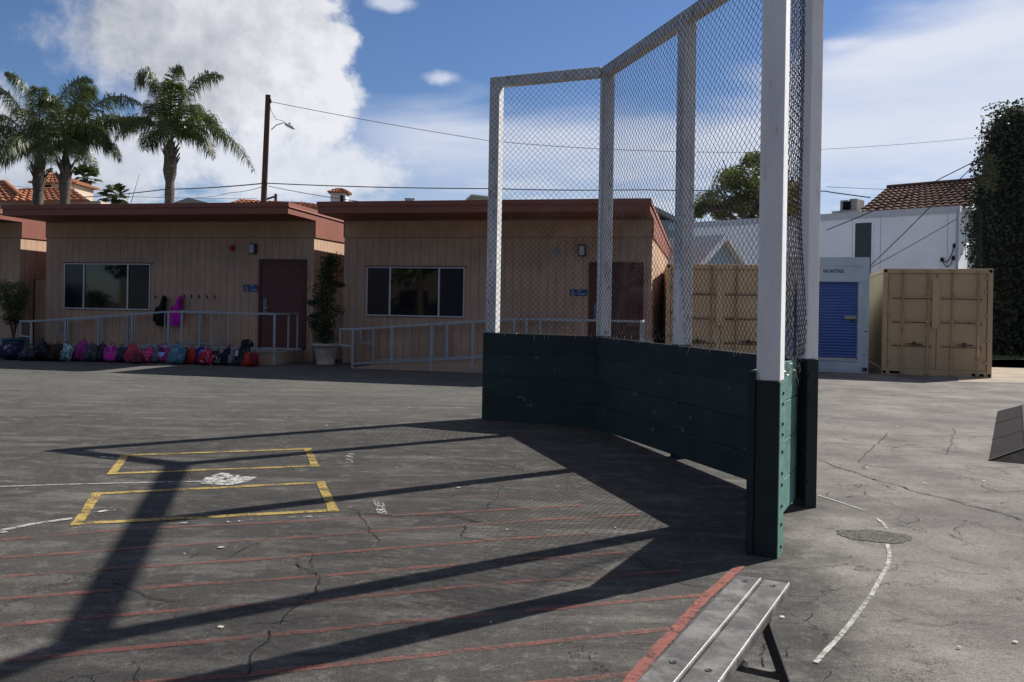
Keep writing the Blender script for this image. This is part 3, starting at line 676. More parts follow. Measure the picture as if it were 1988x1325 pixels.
# coat hooks under the left eave, one jacket on two of them
MBLK = mat('black_iron', (0.012, 0.011, 0.012), .5, .1)
hk = []
for i, (px, py) in enumerate(((302, 577), (317, 576.5), (358, 575), (372, 575.5), (387, 576), (402.5, 576.5), (417.5, 577))):
    s_, z_ = fpx(px, py, .05)
    hk.append((s_, z_))
for s_, z_ in hk:
    hm = MB(); hm.tube([F(s_-.03, -.006, z_+.045), F(s_-.03, -.006, z_-.02), F(s_, -.07, z_-.025), F(s_+.012, -.085, z_+.03)], .009, 6)
    fbox(hm, s_-.05, s_-.012, -.008, .002, z_-.045, z_-.012); hm.build('coat_hook', MBLK, b1)
def jacket(nm, px, pyt, pyb, wpx, col, label, lean):
    s_, zt = fpx(px, pyt, .12); _, zb = fpx(px, pyb, .12); H = zt-zb; W_ = wpx*19.9/1650
    mt = mat(nm+'_cloth', col, .75, .25, 8, .6, .01)
    th_ = thing('jacket', F(s_, -.12, zb), label, 'jacket', 'jackets hanging on the wall hooks')
    def body(prof, nmx, yy, w, n=22):
        m = MB(); rings = []
        for i, (f, wd, dp, sh) in enumerate(prof):
            z = zt-H*f; c0 = s_+sh*W_*lean
            ring = []
            for k in range(n):
                a = 2*math.pi*k/n; fold = 1+.10*math.sin(a*5+f*3)*(f > .25)
                ring.append(F(c0+math.cos(a)*W_*wd*.5*fold, -yy+math.sin(a)*dp*fold, z))
            rings.append(ring)
        for r_ in rings: m.v += r_
        for i in range(len(rings)-1):
            for k in range(n): m.f.append((i*n+k, i*n+(k+1) % n, (i+1)*n+(k+1) % n, (i+1)*n+k))
        m.f.append(tuple(range(n))); m.f.append(tuple((len(rings)-1)*n+k for k in reversed(range(n))))
        o = m.build(nmx, mt, w, smooth=True); return o
    body([(0.20, .34, .06, .22), (.28, .50, .08, .15), (.38, .66, .09, .05), (.52, .78, .10, -.02), (.70, .92, .11, -.08), (.84, .98, .10, -.10), (.95, .88, .09, -.10), (1.0, .70, .07, -.10)], 'body', .10, th_)
    body([(0.0, .10, .03, .36), (.03, .32, .06, .34), (.10, .44, .09, .30), (.18, .46, .09, .26), (.26, .44, .08, .20), (.34, .40, .07, .12)], 'hood', .11, th_)
    for q in (-1, 1):
        m = MB(); m.tube([F(s_+q*W_*.26, -.13, zt-H*.38), F(s_+q*W_*.42-.03*lean, -.15, zt-H*.58), F(s_+q*W_*.44-.05*lean, -.15, zt-H*.86)], [.045, .05, .04], 10); m.build('sleeve', mt, th_, smooth=True)
    return th_
jacket('black_jacket', 313, 575, 633, 22, (0.006, 0.006, 0.007), 'black hooded jacket hanging on a wall hook beside the left window', 1)
jacket('magenta_jacket', 343, 575, 633, 26, (0.46, 0.012, 0.36), 'bright magenta hooded jacket hanging on a wall hook above the ramp rail', 1)
# closing panels in the gaps between the classrooms
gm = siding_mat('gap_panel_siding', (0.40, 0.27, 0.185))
for (a, c, lab, zz) in ((s1r, 0.0, 'tan board gate closing the gap behind the tall potted plant', 1.9), (s0r, s1l, 'tan board gate closing the gap at the far left', 1.93)):
    gt = thing('gate', F((a+c)/2, .5, 0), lab, 'gate')
    m = MB(); fbox(m, a+.04, c-.04, .48, .52, .05, zz); m.build('board_panel', gm, gt)
    m = MB(); fbox(m, a+.002, a+.036, .47, .53, 0, zz+.02); fbox(m, c-.036, c-.002, .47, .53, 0, zz+.02); m.build('posts', MDFR, gt)
# ------------------------------------------------------------------ access ramps and handrails
def ramp_block(nm, sA, sB, sC, label):     # landing sA..sB, slope down to sC (either side)
    t_ = thing(nm, F((sA+sC)/2, -.7, 0), label, 'ramp'); YF = -1.42
    m = MB(); lo, hi = min(sA, sB), max(sA, sB); fbox(m, lo, hi, YF, -.062, 0, ZL-.02); m.build('landing', MSKIRT, t_, bevel=.01)
    m = MB(); fbox(m, lo-.0, hi, YF-.01, -.064, ZL-.018, ZL-.002); m.build('landing_slab', MCONC, t_)
    m = MB()
    if sC < sB: q = [(sC, .006), (sB-.002, ZL-.004)]
    else: q = [(sB, ZL-.004), (sC, .006)]
    (x0, h0), (x1, h1) = q
    m.hexa([F(x0, YF, 0), F(x1, YF, 0), F(x1, -.062, 0), F(x0, -.062, 0), F(x0, YF, h0), F(x1, YF, h1), F(x1, -.062, h1), F(x0, -.062, h0)])
    m.build('slope', MSKIRT, t_)
    return t_
def rail(label, sBeg, sStart, sFlat, sEnd, y, posts, balusters, hrel=.87, ret=0, ends=True):
    """handrail: starts low at sStart (ground), rises to the landing height at sFlat, level to sEnd"""
    t_ = thing('handrail', F((sStart+sEnd)/2, y, 0), label, 'handrail', 'grey pipe handrails on the classroom ramps')
    def hz(s): return max(0, min(1, (s-sStart)/(sFlat-sStart)))*(ZL+.015)
    T = .02
    m = MB(); pts = [F(sBeg, y, hz(sStart)+hrel-.0), F(sStart, y, hz(sStart)+hrel), F(sFlat, y, hz(sFlat)+hrel), F(sEnd, y, hz(sEnd)+hrel)]
    for i in range(len(pts)-1): m.bar(pts[i], pts[i+1], .042, .042)
    m.build('top_rail', MRAIL, t_)
    m = MB(); m.bar(F(sStart, y, .10), F(sFlat, y, hz(sFlat)+.07), .035, .035); m.bar(F(sFlat, y, hz(sFlat)+.07), F(sEnd, y, hz(sEnd)+.07), .035, .035); m.build('bottom_rail', MRAIL, t_)
    m = MB(); m.bar(F(sBeg, y, hrel+.02), F(sBeg, y, hrel-.36), .036, .036); m.bar(F(sBeg-.018, y, hrel-.36), F(sStart, y, hrel-.38), .036, .036); m.build('end_loop', MRAIL, t_)
    for s_ in posts:
        m = MB(); m.bar(F(s_, y, 0 if s_ < sFlat-.1 else .02), F(s_, y, hz(s_)+hrel-.02), .048, .048); m.build('post', MRAIL, t_)
    for s_ in balusters:
        m = MB(); m.bar(F(s_, y, hz(s_)+.08), F(s_, y, hz(s_)+hrel-.02), .028, .028); m.build('baluster', MRAIL, t_)
    if ret:
        m = MB(); m.bar(F(sEnd, y+.021, ZL+.015+hrel), F(sEnd, -.25, ZL+.015+hrel), .042, .042); m.build('side_rail', MRAIL, t_)
        for yy in (y*.52, -.27):
            m = MB(); m.bar(F(sEnd, yy, .27), F(sEnd, yy, ZL+.015+hrel-.02), .04, .04); m.build('side_post', MRAIL, t_)
YF = 1.40
p1 = lambda px, off=YF: fpx(px, 640, off)[0]
l_end = p1(533); l_flat = p1(327); l_st = p1(61)
ramp_block('access_ramp', l_end+.04, l_flat, l_st-.1, 'low tan access ramp and landing at the left classroom door')
rail('grey handrail behind the row of backpacks at the left ramp', p1(40), l_st, l_flat, l_end, -YF, [l_st, p1(127), p1(192), p1(257), p1(327), p1(353), l_end], [p1(131.5), p1(196.5), p1(262), p1(388), p1(411), p1(443)], ret=1)
q1 = lambda px: fpx(px, 640, .15)[0]
rail('grey handrail against the wall of the left ramp', q1(112), q1(130), q1(352), q1(432), -.15, [q1(130), q1(248), q1(390)], [q1(192), q1(320), q1(425)])
r_st = p1(685.5); r_flat = p1(990); r_end = p1(1246)
ramp_block('access_ramp', r_end+.03, r_flat, r_st, 'low tan access ramp partly hidden by the green backstop planks')
rail('grey handrail along the near side of the right ramp', p1(661), r_st, r_flat, r_end-.02, -YF, [r_st, p1(761), p1(838), p1(918), p1(998), p1(1022), r_end-.02], [p1(1048), p1(1131), p1(869)], ret=1)
rail('grey handrail against the wall of the right ramp', q1(701), q1(725), q1(1050), q1(1120), -.15, [q1(725), q1(866), q1(1049)], [q1(796), q1(841)])
# ------------------------------------------------------------------ potted plants
def leaf_cloud(m, centres, n, size, rr, flat=0.4, spread=1.0):
    for _ in range(n):
        c0, r = centres[rr.randrange(len(centres))]
        while True:
            d = Vector((rr.uniform(-1, 1), rr.uniform(-1, 1), rr.uniform(-1, 1)))
            if d.length <= 1: break
        p = c0+Vector((d.x*r[0], d.y*r[1], d.z*r[2]))
        a = Vector((rr.uniform(-1, 1), rr.uniform(-1, 1), rr.uniform(-.8, .4))).normalized(); b_ = a.cross(Vector((rr.uniform(-1, 1), rr.uniform(-1, 1), rr.uniform(-1, 1)))).normalized()
        L = size*rr.uniform(.6, 1.3); w = L*flat
        m.add([p-b_*w*.1, p+a*L*.5-b_*w*.5, p+a*L, p+a*L*.5+b_*w*.5], [(0, 1, 2, 3)])
def leaf_mat(name, col, col2, scale=1.5, rough=0.5, trans=0.25):
    m, t, pos = newmat(name)
    n = t.noise(pos, scale, 4, 0.6); n2 = t.noise(pos, scale*14, 2, 0.6)
    f = t.m('ADD', t.mr(n, .38, .62, 0, .7), t.m('MULTIPLY', t.m('SUBTRACT', n2, .35), 0.9), clamp=True)
    c = t.mix(f, col, col2)
    p = t.node('ShaderNodeBsdfPrincipled', {'Base Color': c, 'Roughness': rough, 'Specular IOR Level': .4})
    tr = t.node('ShaderNodeBsdfTranslucent', {'Color': t.mix(.5, c, (0.12, 0.16, 0.02))})
    mx = t.node('ShaderNodeMixShader', {0: trans}); t.l.new(p.outputs[0], mx.inputs[1]); t.l.new(tr.outputs[0], mx.inputs[2])
    t.l.new(mx.outputs[0], t.node('ShaderNodeOutputMaterial').inputs[0]); MATS[name] = m; return m
MLF = leaf_mat('ficus_leaves', (0.022, 0.042, 0.018), (0.05, 0.085, 0.03), 3)
MLB = leaf_mat('bamboo_leaves', (0.07, 0.085, 0.035), (0.13, 0.14, 0.06), 3)
MBARK = mat('bark', (0.10, 0.075, 0.055), .9, .3, 8, .8, .02)
rr = random.Random(21)
pl = F(fpx(632, 708, .75)[0], -.75, 0)
po = thing('potted_plant', pl, 'tall leafy plant in a round stone pot between the two classrooms', 'plant', None)
m = MB(); m.lathe(pl, [(.20, 0), (.215, .02), (.215, .05), (.20, .06), (.235, .2), (.27, .38), (.285, .43), (.32, .44), (.325, .50), (.30, .505), (.28, .47)], 28)
m.build('pot', mat('stone_pot', (0.38, 0.33, 0.27), .85, .15, 5, .4), po, smooth=True)
m = MB(); m.lathe(pl+ZD*.44, [(.27, 0), (.27, .02)], 20); m.build('soil', mat('potting_soil', (0.03, 0.022, 0.015), 1, .2), po)
st = MB(); cs = []
for k in range(7):
    a = rr.uniform(0, 6.28); h = rr.uniform(1.4, 2.3); ang = rr.uniform(.05, .2)
    tip = pl+Vector((math.cos(a)*ang, math.sin(a)*ang*.7, .46+h)); st.tube([pl+ZD*.44+Vector((math.cos(a)*.05, math.sin(a)*.05, 0)), pl.lerp(tip, .5)+ZD*.1+Vector((.04*math.sin(k), 0, 0)), tip], [.014, .01, .004], 5)
st.build('stems', MBARK, po)
for z in [x*.09 for x in range(0, 22)]:
    zc = .62+z; wd = (.30 if z < 1.3 else .22) if z > .25 else .24
    cs.append((pl+Vector((rr.uniform(-.12, .10)+(.06 if z > 1.5 else 0), rr.uniform(-.1, .1), zc)), (wd*.88*rr.uniform(.75, 1.35), wd*.7, .12)))
cs.append((pl+Vector((-.30, 0, .95)), (.12, .1, .12))); cs.append((pl+Vector((-.34, 0, 1.45)), (.09, .08, .06))); cs.append((pl+Vector((.30, 0, 1.9)), (.12, .1, .06)))
cs.append((pl+Vector((.07, 0, 2.45)), (.10, .08, .14))); cs.append((pl+Vector((-.28, 0, 1.15)), (.1, .1, .06)))
m = MB(); leaf_cloud(m, cs, 3600, .078, rr, .45); m.build('foliage', MLF, po)
pl = G(31, 683); pl = F(fpx(32, 683, .9)[0], -1.0, 0)
po = thing('potted_plant', pl, 'feathery pale plant in a wide teal tub at the far left', 'plant')
m = MB(); m.lathe(pl, [(.19, 0), (.23, .2), (.25, .36), (.27, .37), (.27, .41), (.24, .41), (.23, .36)], 24); m.build('pot', mat('teal_tub', (0.012, 0.10, 0.14), .5, .1), po, smooth=True)
st = MB(); cs = []
for k in range(12):
    a = rr.uniform(0, 6.28); h = rr.uniform(.9, 1.5); rad = rr.uniform(.1, .45); tip = pl+Vector((math.cos(a)*rad-.1, math.sin(a)*rad*.7, .4+h)); mid = pl.lerp(tip, .55)+ZD*.22
    st.tube([pl+ZD*.35, mid, tip], [.009, .006, .003], 4)
    for f in (.35, .55, .75, .95): cs.append(((pl+ZD*.4).lerp(mid, f*2) if f < .5 else mid.lerp(tip, f*2-1), (.16, .14, .12)))
st.build('stems', MBARK, po)
m = MB(); leaf_cloud(m, cs, 3400, .12, rr, .17); m.build('foliage', MLB, po)
# ------------------------------------------------------------------ backpacks
def bag_mat(i, c1, c2, sc, thr):
    m, t, pos = newmat('bag_fabric_%d' % i)
    n = t.noise(pos, sc, 3, .6, dist=.8); n2 = t.noise(pos, 5, 4)
    c = t.mix(t.mr(n, thr, thr+.04), c1, c2)
    cc = t.node('ShaderNodeVectorMath', {0: c}, operation='SCALE'); t.l.new(t.mr(n2, .3, .7, .75, 1.2), cc.inputs['Scale'])
    finish(t, cc.outputs[0], .8, n2, .6, .02, spec=.2); return m
def sup(m, c0, ax, ay, az_, rx, ry, rz, e=.55, nu=18, nv=12, taper=.25, seed=0):
    sg = lambda v, p: math.copysign(abs(v)**p, v); o = len(m.v)
    for j in range(nv+1):
        ph = -math.pi/2+math.pi*j/nv
        for i in range(nu):
            th = 2*math.pi*i/nu; x = sg(math.cos(ph), e)*sg(math.cos(th), e); y = sg(math.cos(ph), e)*sg(math.sin(th), e); z = sg(math.sin(ph), e*1.1)
            k = 1-taper*(z*.5+.5)**1.5; w = 1+.26*noise.noise(Vector((x*1.5+seed*3.1, y*1.5, z*1.7)))+.08*noise.noise(Vector((x*5+seed, y*5, z*5)))
            m.v.append(c0+ax*(x*rx*k*w+rx*.22*noise.noise(Vector((seed*1.7, 0, z*1.2))))+ay*(y*ry*k*w)+az_*(z*rz*(1+.10*noise.noise(Vector((x*1.2+seed, y, 0))))))
    for j in range(nv):
        for i in range(nu): m.f.append((o+j*nu+i, o+j*nu+(i+1) % nu, o+(j+1)*nu+(i+1) % nu, o+(j+1)*nu+i))
    return m
BL = (0.010, 0.010, 0.013)
bags = [ # px centre, width px, height px, base y, c1, c2, pattern scale, thr, lean, label
 (20, 38, 36, 700, (0.012, 0.012, 0.04), (0.16, 0.16, 0.2), 9, .60, 0, 'navy backpack with white print, first of the row at the left'),
 (38, 16, 20, 700, (0.08, 0.08, 0.12), (0.30, 0.24, 0.04), 6, .66, .2, 'small lilac-grey bag with a yellow patch by the navy printed backpack'),
 (54, 27, 30, 702, (0.025, 0.03, 0.045), (0.06, 0.065, 0.08), 7, .58, 0, 'slumped dark slate bag in front of the teal tub'),
 (80, 25, 42, 702, (0.010, 0.008, 0.014), (0.02, 0.018, 0.03), 5, .6, 0, 'tall plain black backpack near the left rail post'),
 (92, 16, 33, 702, (0.035, 0.02, 0.014), (0.02, 0.012, 0.01), 5, .55, .15, 'dark brown backpack leaning on the tall black one'),
 (107, 24, 36, 703, (0.018, 0.013, 0.011), (0.03, 0.02, 0.018), 5, .6, 0, 'blackish backpack with a small red tag, beside the pale aqua bag'),
 (125, 24, 36, 703, (0.19, 0.30, 0.32), (0.03, 0.05, 0.06), 10, .58, .05, 'pale aqua backpack with dark marks'),
 (143, 14, 24, 702, (0.10, 0.11, 0.14), (0.20, 0.12, 0.16), 7, .55, 0, 'small dull grey-blue bag between the aqua and magenta packs'),
 (158, 26, 42, 703, (0.25, 0.02, 0.13), (0.10, 0.02, 0.12), 6, .52, -.15, 'magenta backpack with purple blotches, tallest of the pink ones at left'),
 (179, 22, 36, 704, (0.030, 0.040, 0.045), (0.05, 0.06, 0.05), 6, .55, -.3, 'grey-green backpack leaning left on the magenta one'),
 (198, 20, 36, 704, (0.035, 0.035, 0.055), (0.02, 0.02, 0.03), 6, .5, -.1, 'charcoal backpack with faint blue panels left of the lilac bag'),
 (216, 21, 34, 705, (0.30, 0.10, 0.30), (0.24, 0.01, 0.15), 4, .5, .05, 'lilac backpack with magenta bottom'),
 (236, 22, 32, 705, (0.028, 0.03, 0.06), (0.05, 0.05, 0.07), 6, .55, 0, 'dark blue-grey backpack between the lilac and coral packs'),
 (258, 24, 40, 707, (0.34, 0.045, 0.065), (0.16, 0.02, 0.05), 14, .53, -.1, 'coral-pink patterned backpack with a blue loop on top'),
 (268, 16, 20, 708, (0.09, 0.02, 0.03), (0.05, 0.02, 0.02), 6, .55, 0, 'small maroon bag lying in front of the coral backpack'),
 (281, 22, 32, 706, (0.36, 0.03, 0.12), (0.42, 0.12, 0.20), 8, .58, .45, 'hot pink backpack leaning right against a slate one'),
 (297, 20, 32, 706, (0.09, 0.12, 0.17), (0.06, 0.08, 0.12), 5, .55, .40, 'slate-blue backpack tilted right between pink and purple'),
 (305, 16, 35, 706, (0.08, 0.02, 0.10), (0.05, 0.015, 0.06), 5, .5, .2, 'dark purple backpack behind the tilted slate one'),
 (317, 23, 35, 706, (0.36, 0.04, 0.16), (0.12, 0.20, 0.42), 3, .52, .12, 'pink backpack with a light blue front pocket'),
 (341, 25, 41, 709, (0.09, 0.19, 0.24), (0.04, 0.09, 0.13), 9, .52, .05, 'large teal-blue backpack by the left ramp rail, tallest of its part of the row'),
 (356, 12, 30, 708, (0.05, 0.045, 0.035), (0.03, 0.03, 0.02), 6, .5, 0, 'narrow olive-brown bag squeezed beside the teal-blue backpack'),
 (368, 19, 33, 708, (0.34, 0.035, 0.02), (0.22, 0.02, 0.02), 5, .55, .05, 'plain red-orange backpack in the middle of the ramp front'),
 (384, 20, 35, 708, (0.015, 0.015, 0.06), (0.04, 0.04, 0.40), 5, .62, .15, 'navy backpack with a bright blue patch'),
 (398, 26, 33, 710, (0.26, 0.012, 0.035), (0.50, 0.42, 0.45), 12, .66, .1, 'crimson backpack with white piping and print'),
 (418, 24, 30, 710, (0.02, 0.018, 0.025), (0.26, 0.25, 0.28), 6, .56, -.1, 'black bag with grey-white pattern next to the crimson one'),
 (437, 17, 38, 711, (0.010, 0.008, 0.016), (0.03, 0.02, 0.04), 5, .6, .2, 'slim black backpack before the lilac-grey patterned one'),
 (449, 23, 36, 711, (0.22, 0.17, 0.23), (0.08, 0.07, 0.10), 12, .52, -.05, 'lilac-grey patterned backpack with dangling straps'),
 (469, 23, 46, 712, (0.014, 0.016, 0.020), (0.03, 0.04, 0.03), 6, .55, .1, 'bulky black-green backpack with a stuffed top near the right end'),
 (480, 14, 29, 713, (0.36, 0.035, 0.015), (0.25, 0.02, 0.015), 5, .55, 0, 'orange-red bag in front of the bulky black-green backpack'),
 (492, 14, 27, 713, (0.17, 0.012, 0.02), (0.05, 0.01, 0.015), 5, .55, -.1, 'dark red bag, last of the row beside the landing'),
]
rr = random.Random(9)
for i, (px, wp, hp_, by, c1, c2, sc, thr, lean, lab) in enumerate(bags):
    base = G(px, by-1); D = base.y; w = wp*1.5*D/1650; h = hp_*D/1650; dp = min(.30, max(.17, w*.55))
    yaw = rr.uniform(-.45, .45)-TH; ax = Vector((math.cos(yaw), math.sin(yaw), 0)); ay = Vector((-ax.y, ax.x, 0))
    azv = (ZD+ax*(lean+rr.uniform(-.12, .12))+ay*rr.uniform(.08, .22)).normalized(); ax = (ax-azv*ax.dot(azv)).normalized(); ay = azv.cross(ax)
    t_ = thing('backpack', base, lab, 'backpack', "children's backpacks lined up along the left ramp")
    c1 = tuple(v*1.35 for v in c1); c2 = tuple(min(.7, v*1.6) for v in c2)
    mt = bag_mat(i, c1, c2, sc, thr-.04); mt2 = bag_mat(100+i, tuple(v*.6 for v in c1), tuple(v*1.3 for v in c2), sc*1.3, thr)
    c0 = base+azv*h*.49
    m = MB(); sup(m, c0, ax, ay, azv, w*.47, dp*.5, h*.49, rr.uniform(.6, .85), nu=24, nv=16, taper=rr.uniform(.15, .5), seed=i); m.build('body', mt, t_, smooth=True)
    m = MB(); sup(m, c0-ay*dp*.46-azv*h*.17, ax, ay, azv, w*.34, dp*.22, h*.25, .6, 14, 8, .1, seed=i+40); m.build('front_pocket', mt2, t_, smooth=True)
    m = MB(); p0 = c0+azv*h*.47; k_ = min(w, .3)
    m.tube([p0-ax*k_*.16, p0-ax*k_*.1+azv*.055, p0+ax*k_*.1+azv*.055, p0+ax*k_*.16], .009, 5); m.build('handle', MBLK if i != 13 else mat('blue_loop', (0.06, 0.04, 0.30), .6), t_)
    if i % 2 == 0 or wp > 24:
        for q in (-1, 1):
            m = MB(); pts = [c0+ax*q*w*.30+ay*dp*.35+azv*h*.35, c0+ax*q*w*.50+ay*dp*.1+azv*h*.15, c0+ax*q*w*.56-ay*.02-azv*h*.2, c0+ax*q*w*.42-ay*.04-azv*h*.46]
            m.tube(pts, .012, 5); m.build('strap', mt2, t_, smooth=True)
    zp = MB(); zp.tube([c0-ax*w*.34-ay*dp*.42+azv*h*.05, c0-ax*w*.27-ay*dp*.40+azv*h*.28, c0-ay*dp*.37+azv*h*.38, c0+ax*w*.27-ay*dp*.40+azv*h*.28, c0+ax*w*.34-ay*dp*.42+azv*h*.05], .005, 4)
    zp.build('zip', mat('zip_dark', (0.03, 0.03, 0.035), .5) if i != 23 else mat('white_piping', (0.55, 0.5, 0.52), .6), t_)
    if i == 27:
        m = MB(); sup(m, c0+azv*h*.50+ax*.03, ax, ay, azv, .16, .1, .09, .8, 14, 8, .2, seed=5); m.build('stuffed_flap', mt2, t_, smooth=True)
        m = MB(); m.tube([c0-ay*dp*.6-ax*.1-azv*h*.1, c0-ay*dp*.6-ax*.1+azv*h*.15], [.035, .03], 10); m.build('bottle', mat('pale_bottle', (0.40, 0.45, 0.55), .3), t_)
# ------------------------------------------------------------------ shipping containers
MCT = mat('tan_container_paint', (0.44, 0.325, 0.195), .6, .10, 1.5, .25, .008, col2=(0.21, 0.13, 0.07), thr=(.66, .78), sc2=2.5, stretch=(1, 1, .5))
MCR = mat('tan_bar_paint', (0.37, 0.27, 0.165), .6, .15, 4, .3, col2=(0.12, 0.07, 0.04), thr=(.55, .7), sc2=9)
MRUST = mat('rust', (0.10, 0.05, 0.03), .9, .4, 12, .5)
MDK = mat('dark_hollow', (0.006, 0.006, 0.006), 1, .1)
def container(Lc, ang, Wd, Ht, Dp, label):
    ca = Vector((math.cos(ang), -math.sin(ang), 0)); ua = Vector((math.sin(ang), math.cos(ang), 0))
    t_ = thing('shipping_container', Lc+ca*Wd/2+ua*Dp/2, label, 'container')
    def bx(m, x0, x1, y0, y1, z0, z1): return m.box(Lc, ca, ua, ZD, x0, x1, y0, y1, z0, z1)
    m = MB(); q = .10
    bx(m, 0, q, 0, .16, .0, Ht); bx(m, Wd-q, Wd, 0, .16, 0, Ht); bx(m, q, Wd-q, 0.005, .155, .0, .15); bx(m, q, Wd-q, .005, .155, Ht-.11, Ht-.002)
    for x in (0, Wd-q): bx(m, x, x+q, Dp-.12, Dp, 0, Ht)
    for x in (.0, Wd-.06): bx(m, x, x+.06, .16, Dp-.12, .0, .13); bx(m, x, x+.06, .16, Dp-.12, Ht-.09, Ht-.002)
    m.build('frame', MCT, t_, bevel=.006)
    # corrugated sides, roof
    for x, sg_ in ((.03, 1), (Wd-.03, -1)):
        m = MB(); o = 0; pts = []; y = .16; k = 0
        while y < Dp-.12:
            off = .0 if (k % 4) in (0, 1) else .036; pts.append((x+sg_*off, y)); y += .07 if k % 2 else .10; k += 1
        for (xx, yy) in pts: m.v += [Lc+ca*xx+ua*yy+ZD*.12, Lc+ca*xx+ua*yy+ZD*(Ht-.08)]
        for i in range(len(pts)-1): m.f.append((2*i, 2*i+2, 2*i+3, 2*i+1))
        m.build('corrugated_side', MCT, t_)
    m = MB(); bx(m, .06, Wd-.06, .16, Dp-.12, Ht-.05, Ht-.02); bx(m, .06, Wd-.06, Dp-.08, Dp-.05, .1, Ht-.1); m.build('roof_and_back', MCT, t_)
    # two doors
    z0, z1 = .155, Ht-.115; mid = Wd/2
    for a, b_ in ((q+.01, mid-.006), (mid+.006, Wd-q-.01)):
        m = MB(); bx(m, a, b_, .03, .09, z0, z1); d = m.build('door', MCT, t_, bevel=.004)
        nb = 4; hh = (z1-z0)
        for k in range(1, nb):
            m = MB(); z = z0+hh*k/nb; m.box(Lc, ca, ua, ZD, a+.09, b_-.10, -.006, .031, z-.02, z+.02); m.build('door_rib', MCR, d, bevel=.006)
        for k in range(1, nb): m = MB(); z = z0+hh*k/nb; bx(m, a+.09, b_-.10, .026, .0305, z-.036, z-.0205); bx(m, b_-.112, b_-.1005, .026, .0305, z-.10, z-.037); m.build('rust_streak', MRUST, d)
        # lock bars with their brackets
        for f in (.30, .82):
            x = a+(b_-a)*f; m = MB(); m.tube([Lc+ca*x-ua*.012+ZD*.03, Lc+ca*x-ua*.012+ZD*(Ht-.03)], .017, 8); bar_ = m.build('lock_bar', MCR, t_, smooth=True)
            for z in (.07, .45, 1.25, 1.95, Ht-.06):
                m = MB(); bx(m, x-.04, x+.04, -.028, .029 if .15 < z < Ht-.12 else .004, z-.035, z+.035); m.build('bar_bracket', MCR, bar_, bevel=.004)
        m = MB(); zh = z0+hh*.26; x = a+(b_-a)*.56
        bx(m, x-.17, x+.17, -.02, .0, zh-.012, zh+.012); bx(m, x-.04, x+.02, -.03, .029, zh-.05, zh+.05); m.build('handle', MRUST, d, bevel=.003)
        xe = a if a < mid*.5 else b_
        for z in (.35, .85, 1.4, 1.95, 2.25):
            m = MB(); bx(m, xe-.05, xe+.05, -.004, .03, z-.04, z+.02); m.build('hinge', MCR, d, bevel=.004)
    m = MB(); bx(m, mid-.10, mid+.05, -.012, .029, z0+hh*.42, z1-.1); m.build('cover_strip', MCT, t_, bevel=.004)
    m = MB()
    for x in (.05, Wd-.05):
        for z in (.06, Ht-.055): m.lathe(Lc+ca*x+ZD*z-ua*.0015, [(.036, 0), (.036, .002)], 12, -ua)
    for x in (.16, Wd-.40): bx(m, x, x+.24, .0, .006, .03, .09)
    m.build('corner_holes', MDK, t_)
    return t_
Lc = G(1712, 727); Rc = G(1923, 735); dv = Rc-Lc; angc = math.atan2(-dv.y, dv.x)
container(Lc, angc, dv.length+.02, 2.47, 6.06, 'tan corrugated container standing beside the blue roller-door unit, right')
# tan container seen through the mesh
Lc2 = at(1294, 519, 19.4); Lc2.z = 0
MCT = mat('orange_tan_container_paint', (0.62, 0.44, 0.26), .6, .10, 1.5, .25, .008, col2=(0.35, 0.22, 0.12), thr=(.66, .78), sc2=2.5, stretch=(1, 1, .5))  # brighter, warmer tan: bounced light put into this container's colour
container(Lc2, math.radians(9), 2.44, 2.47, 6.06, 'tan container seen through the chain-link mesh next to the classroom')
# pale blue unit with roller door
MPB = mat('pale_blue_paint', (0.44, 0.54, 0.62), .55, .10, 2, .2, col2=(0.24, 0.20, 0.17), thr=(.72, .80), sc2=4)
MBLU = mat('roller_blue', (0.065, 0.125, 0.36), .45, .08, 2, .1)
R3 = G(1685, 725); an = math.radians(11); ca = Vector((math.cos(an), -math.sin(an), 0)); ua = Vector((math.sin(an), math.cos(an), 0)); Wd = 2.3; L3 = R3-ca*Wd; Ht = (EYE+ray(1688.5, 500).z*R3.y)
t_ = thing('storage_unit', L3+ca*Wd/2+ua*2.2, 'pale blue steel storage unit with a blue roller door', 'container')
def bx(m, x0, x1, y0, y1, z0, z1): return m.box(L3, ca, ua, ZD, x0, x1, y0, y1, z0, z1)
def sx_(px, py):
    r = ray(px, py); k = (L3-Vector((0, 0, EYE))).dot(ua)/r.dot(ua); p = Vector((0, 0, EYE))+r*k; return (p-L3).dot(ca), p.z
dr, dt = sx_(1667, 547); _, db = sx_(1660, 700); dl = dr-1.45
m = MB(); bx(m, 0, dl, 0, .08, 0, Ht); bx(m, dr, Wd, 0, .08, 0, Ht); bx(m, dl, dr, .001, .079, dt, Ht-.002); bx(m, dl, dr, .001, .079, .0, db)
bx(m, 0, Wd, .08, 4.4, 0, Ht-.004); m.build('shell', MPB, t_)
m = MB(); bx(m, dl-.02, dr+.10, -.022, .0, dt-.012, dt+.012); bx(m, .02, Wd-.14, -.010, .0, Ht-.21, Ht-.20); bx(m, Wd-.13, Wd-.12, -.006, .0, .04, dt); bx(m, dl-.02, dr+.02, -.02, .0, db-.02, db); bx(m, dl, Wd-.12, -.008, 0, .06, .075); m.build('lips', MPB, t_)
m = MB(); n = 26
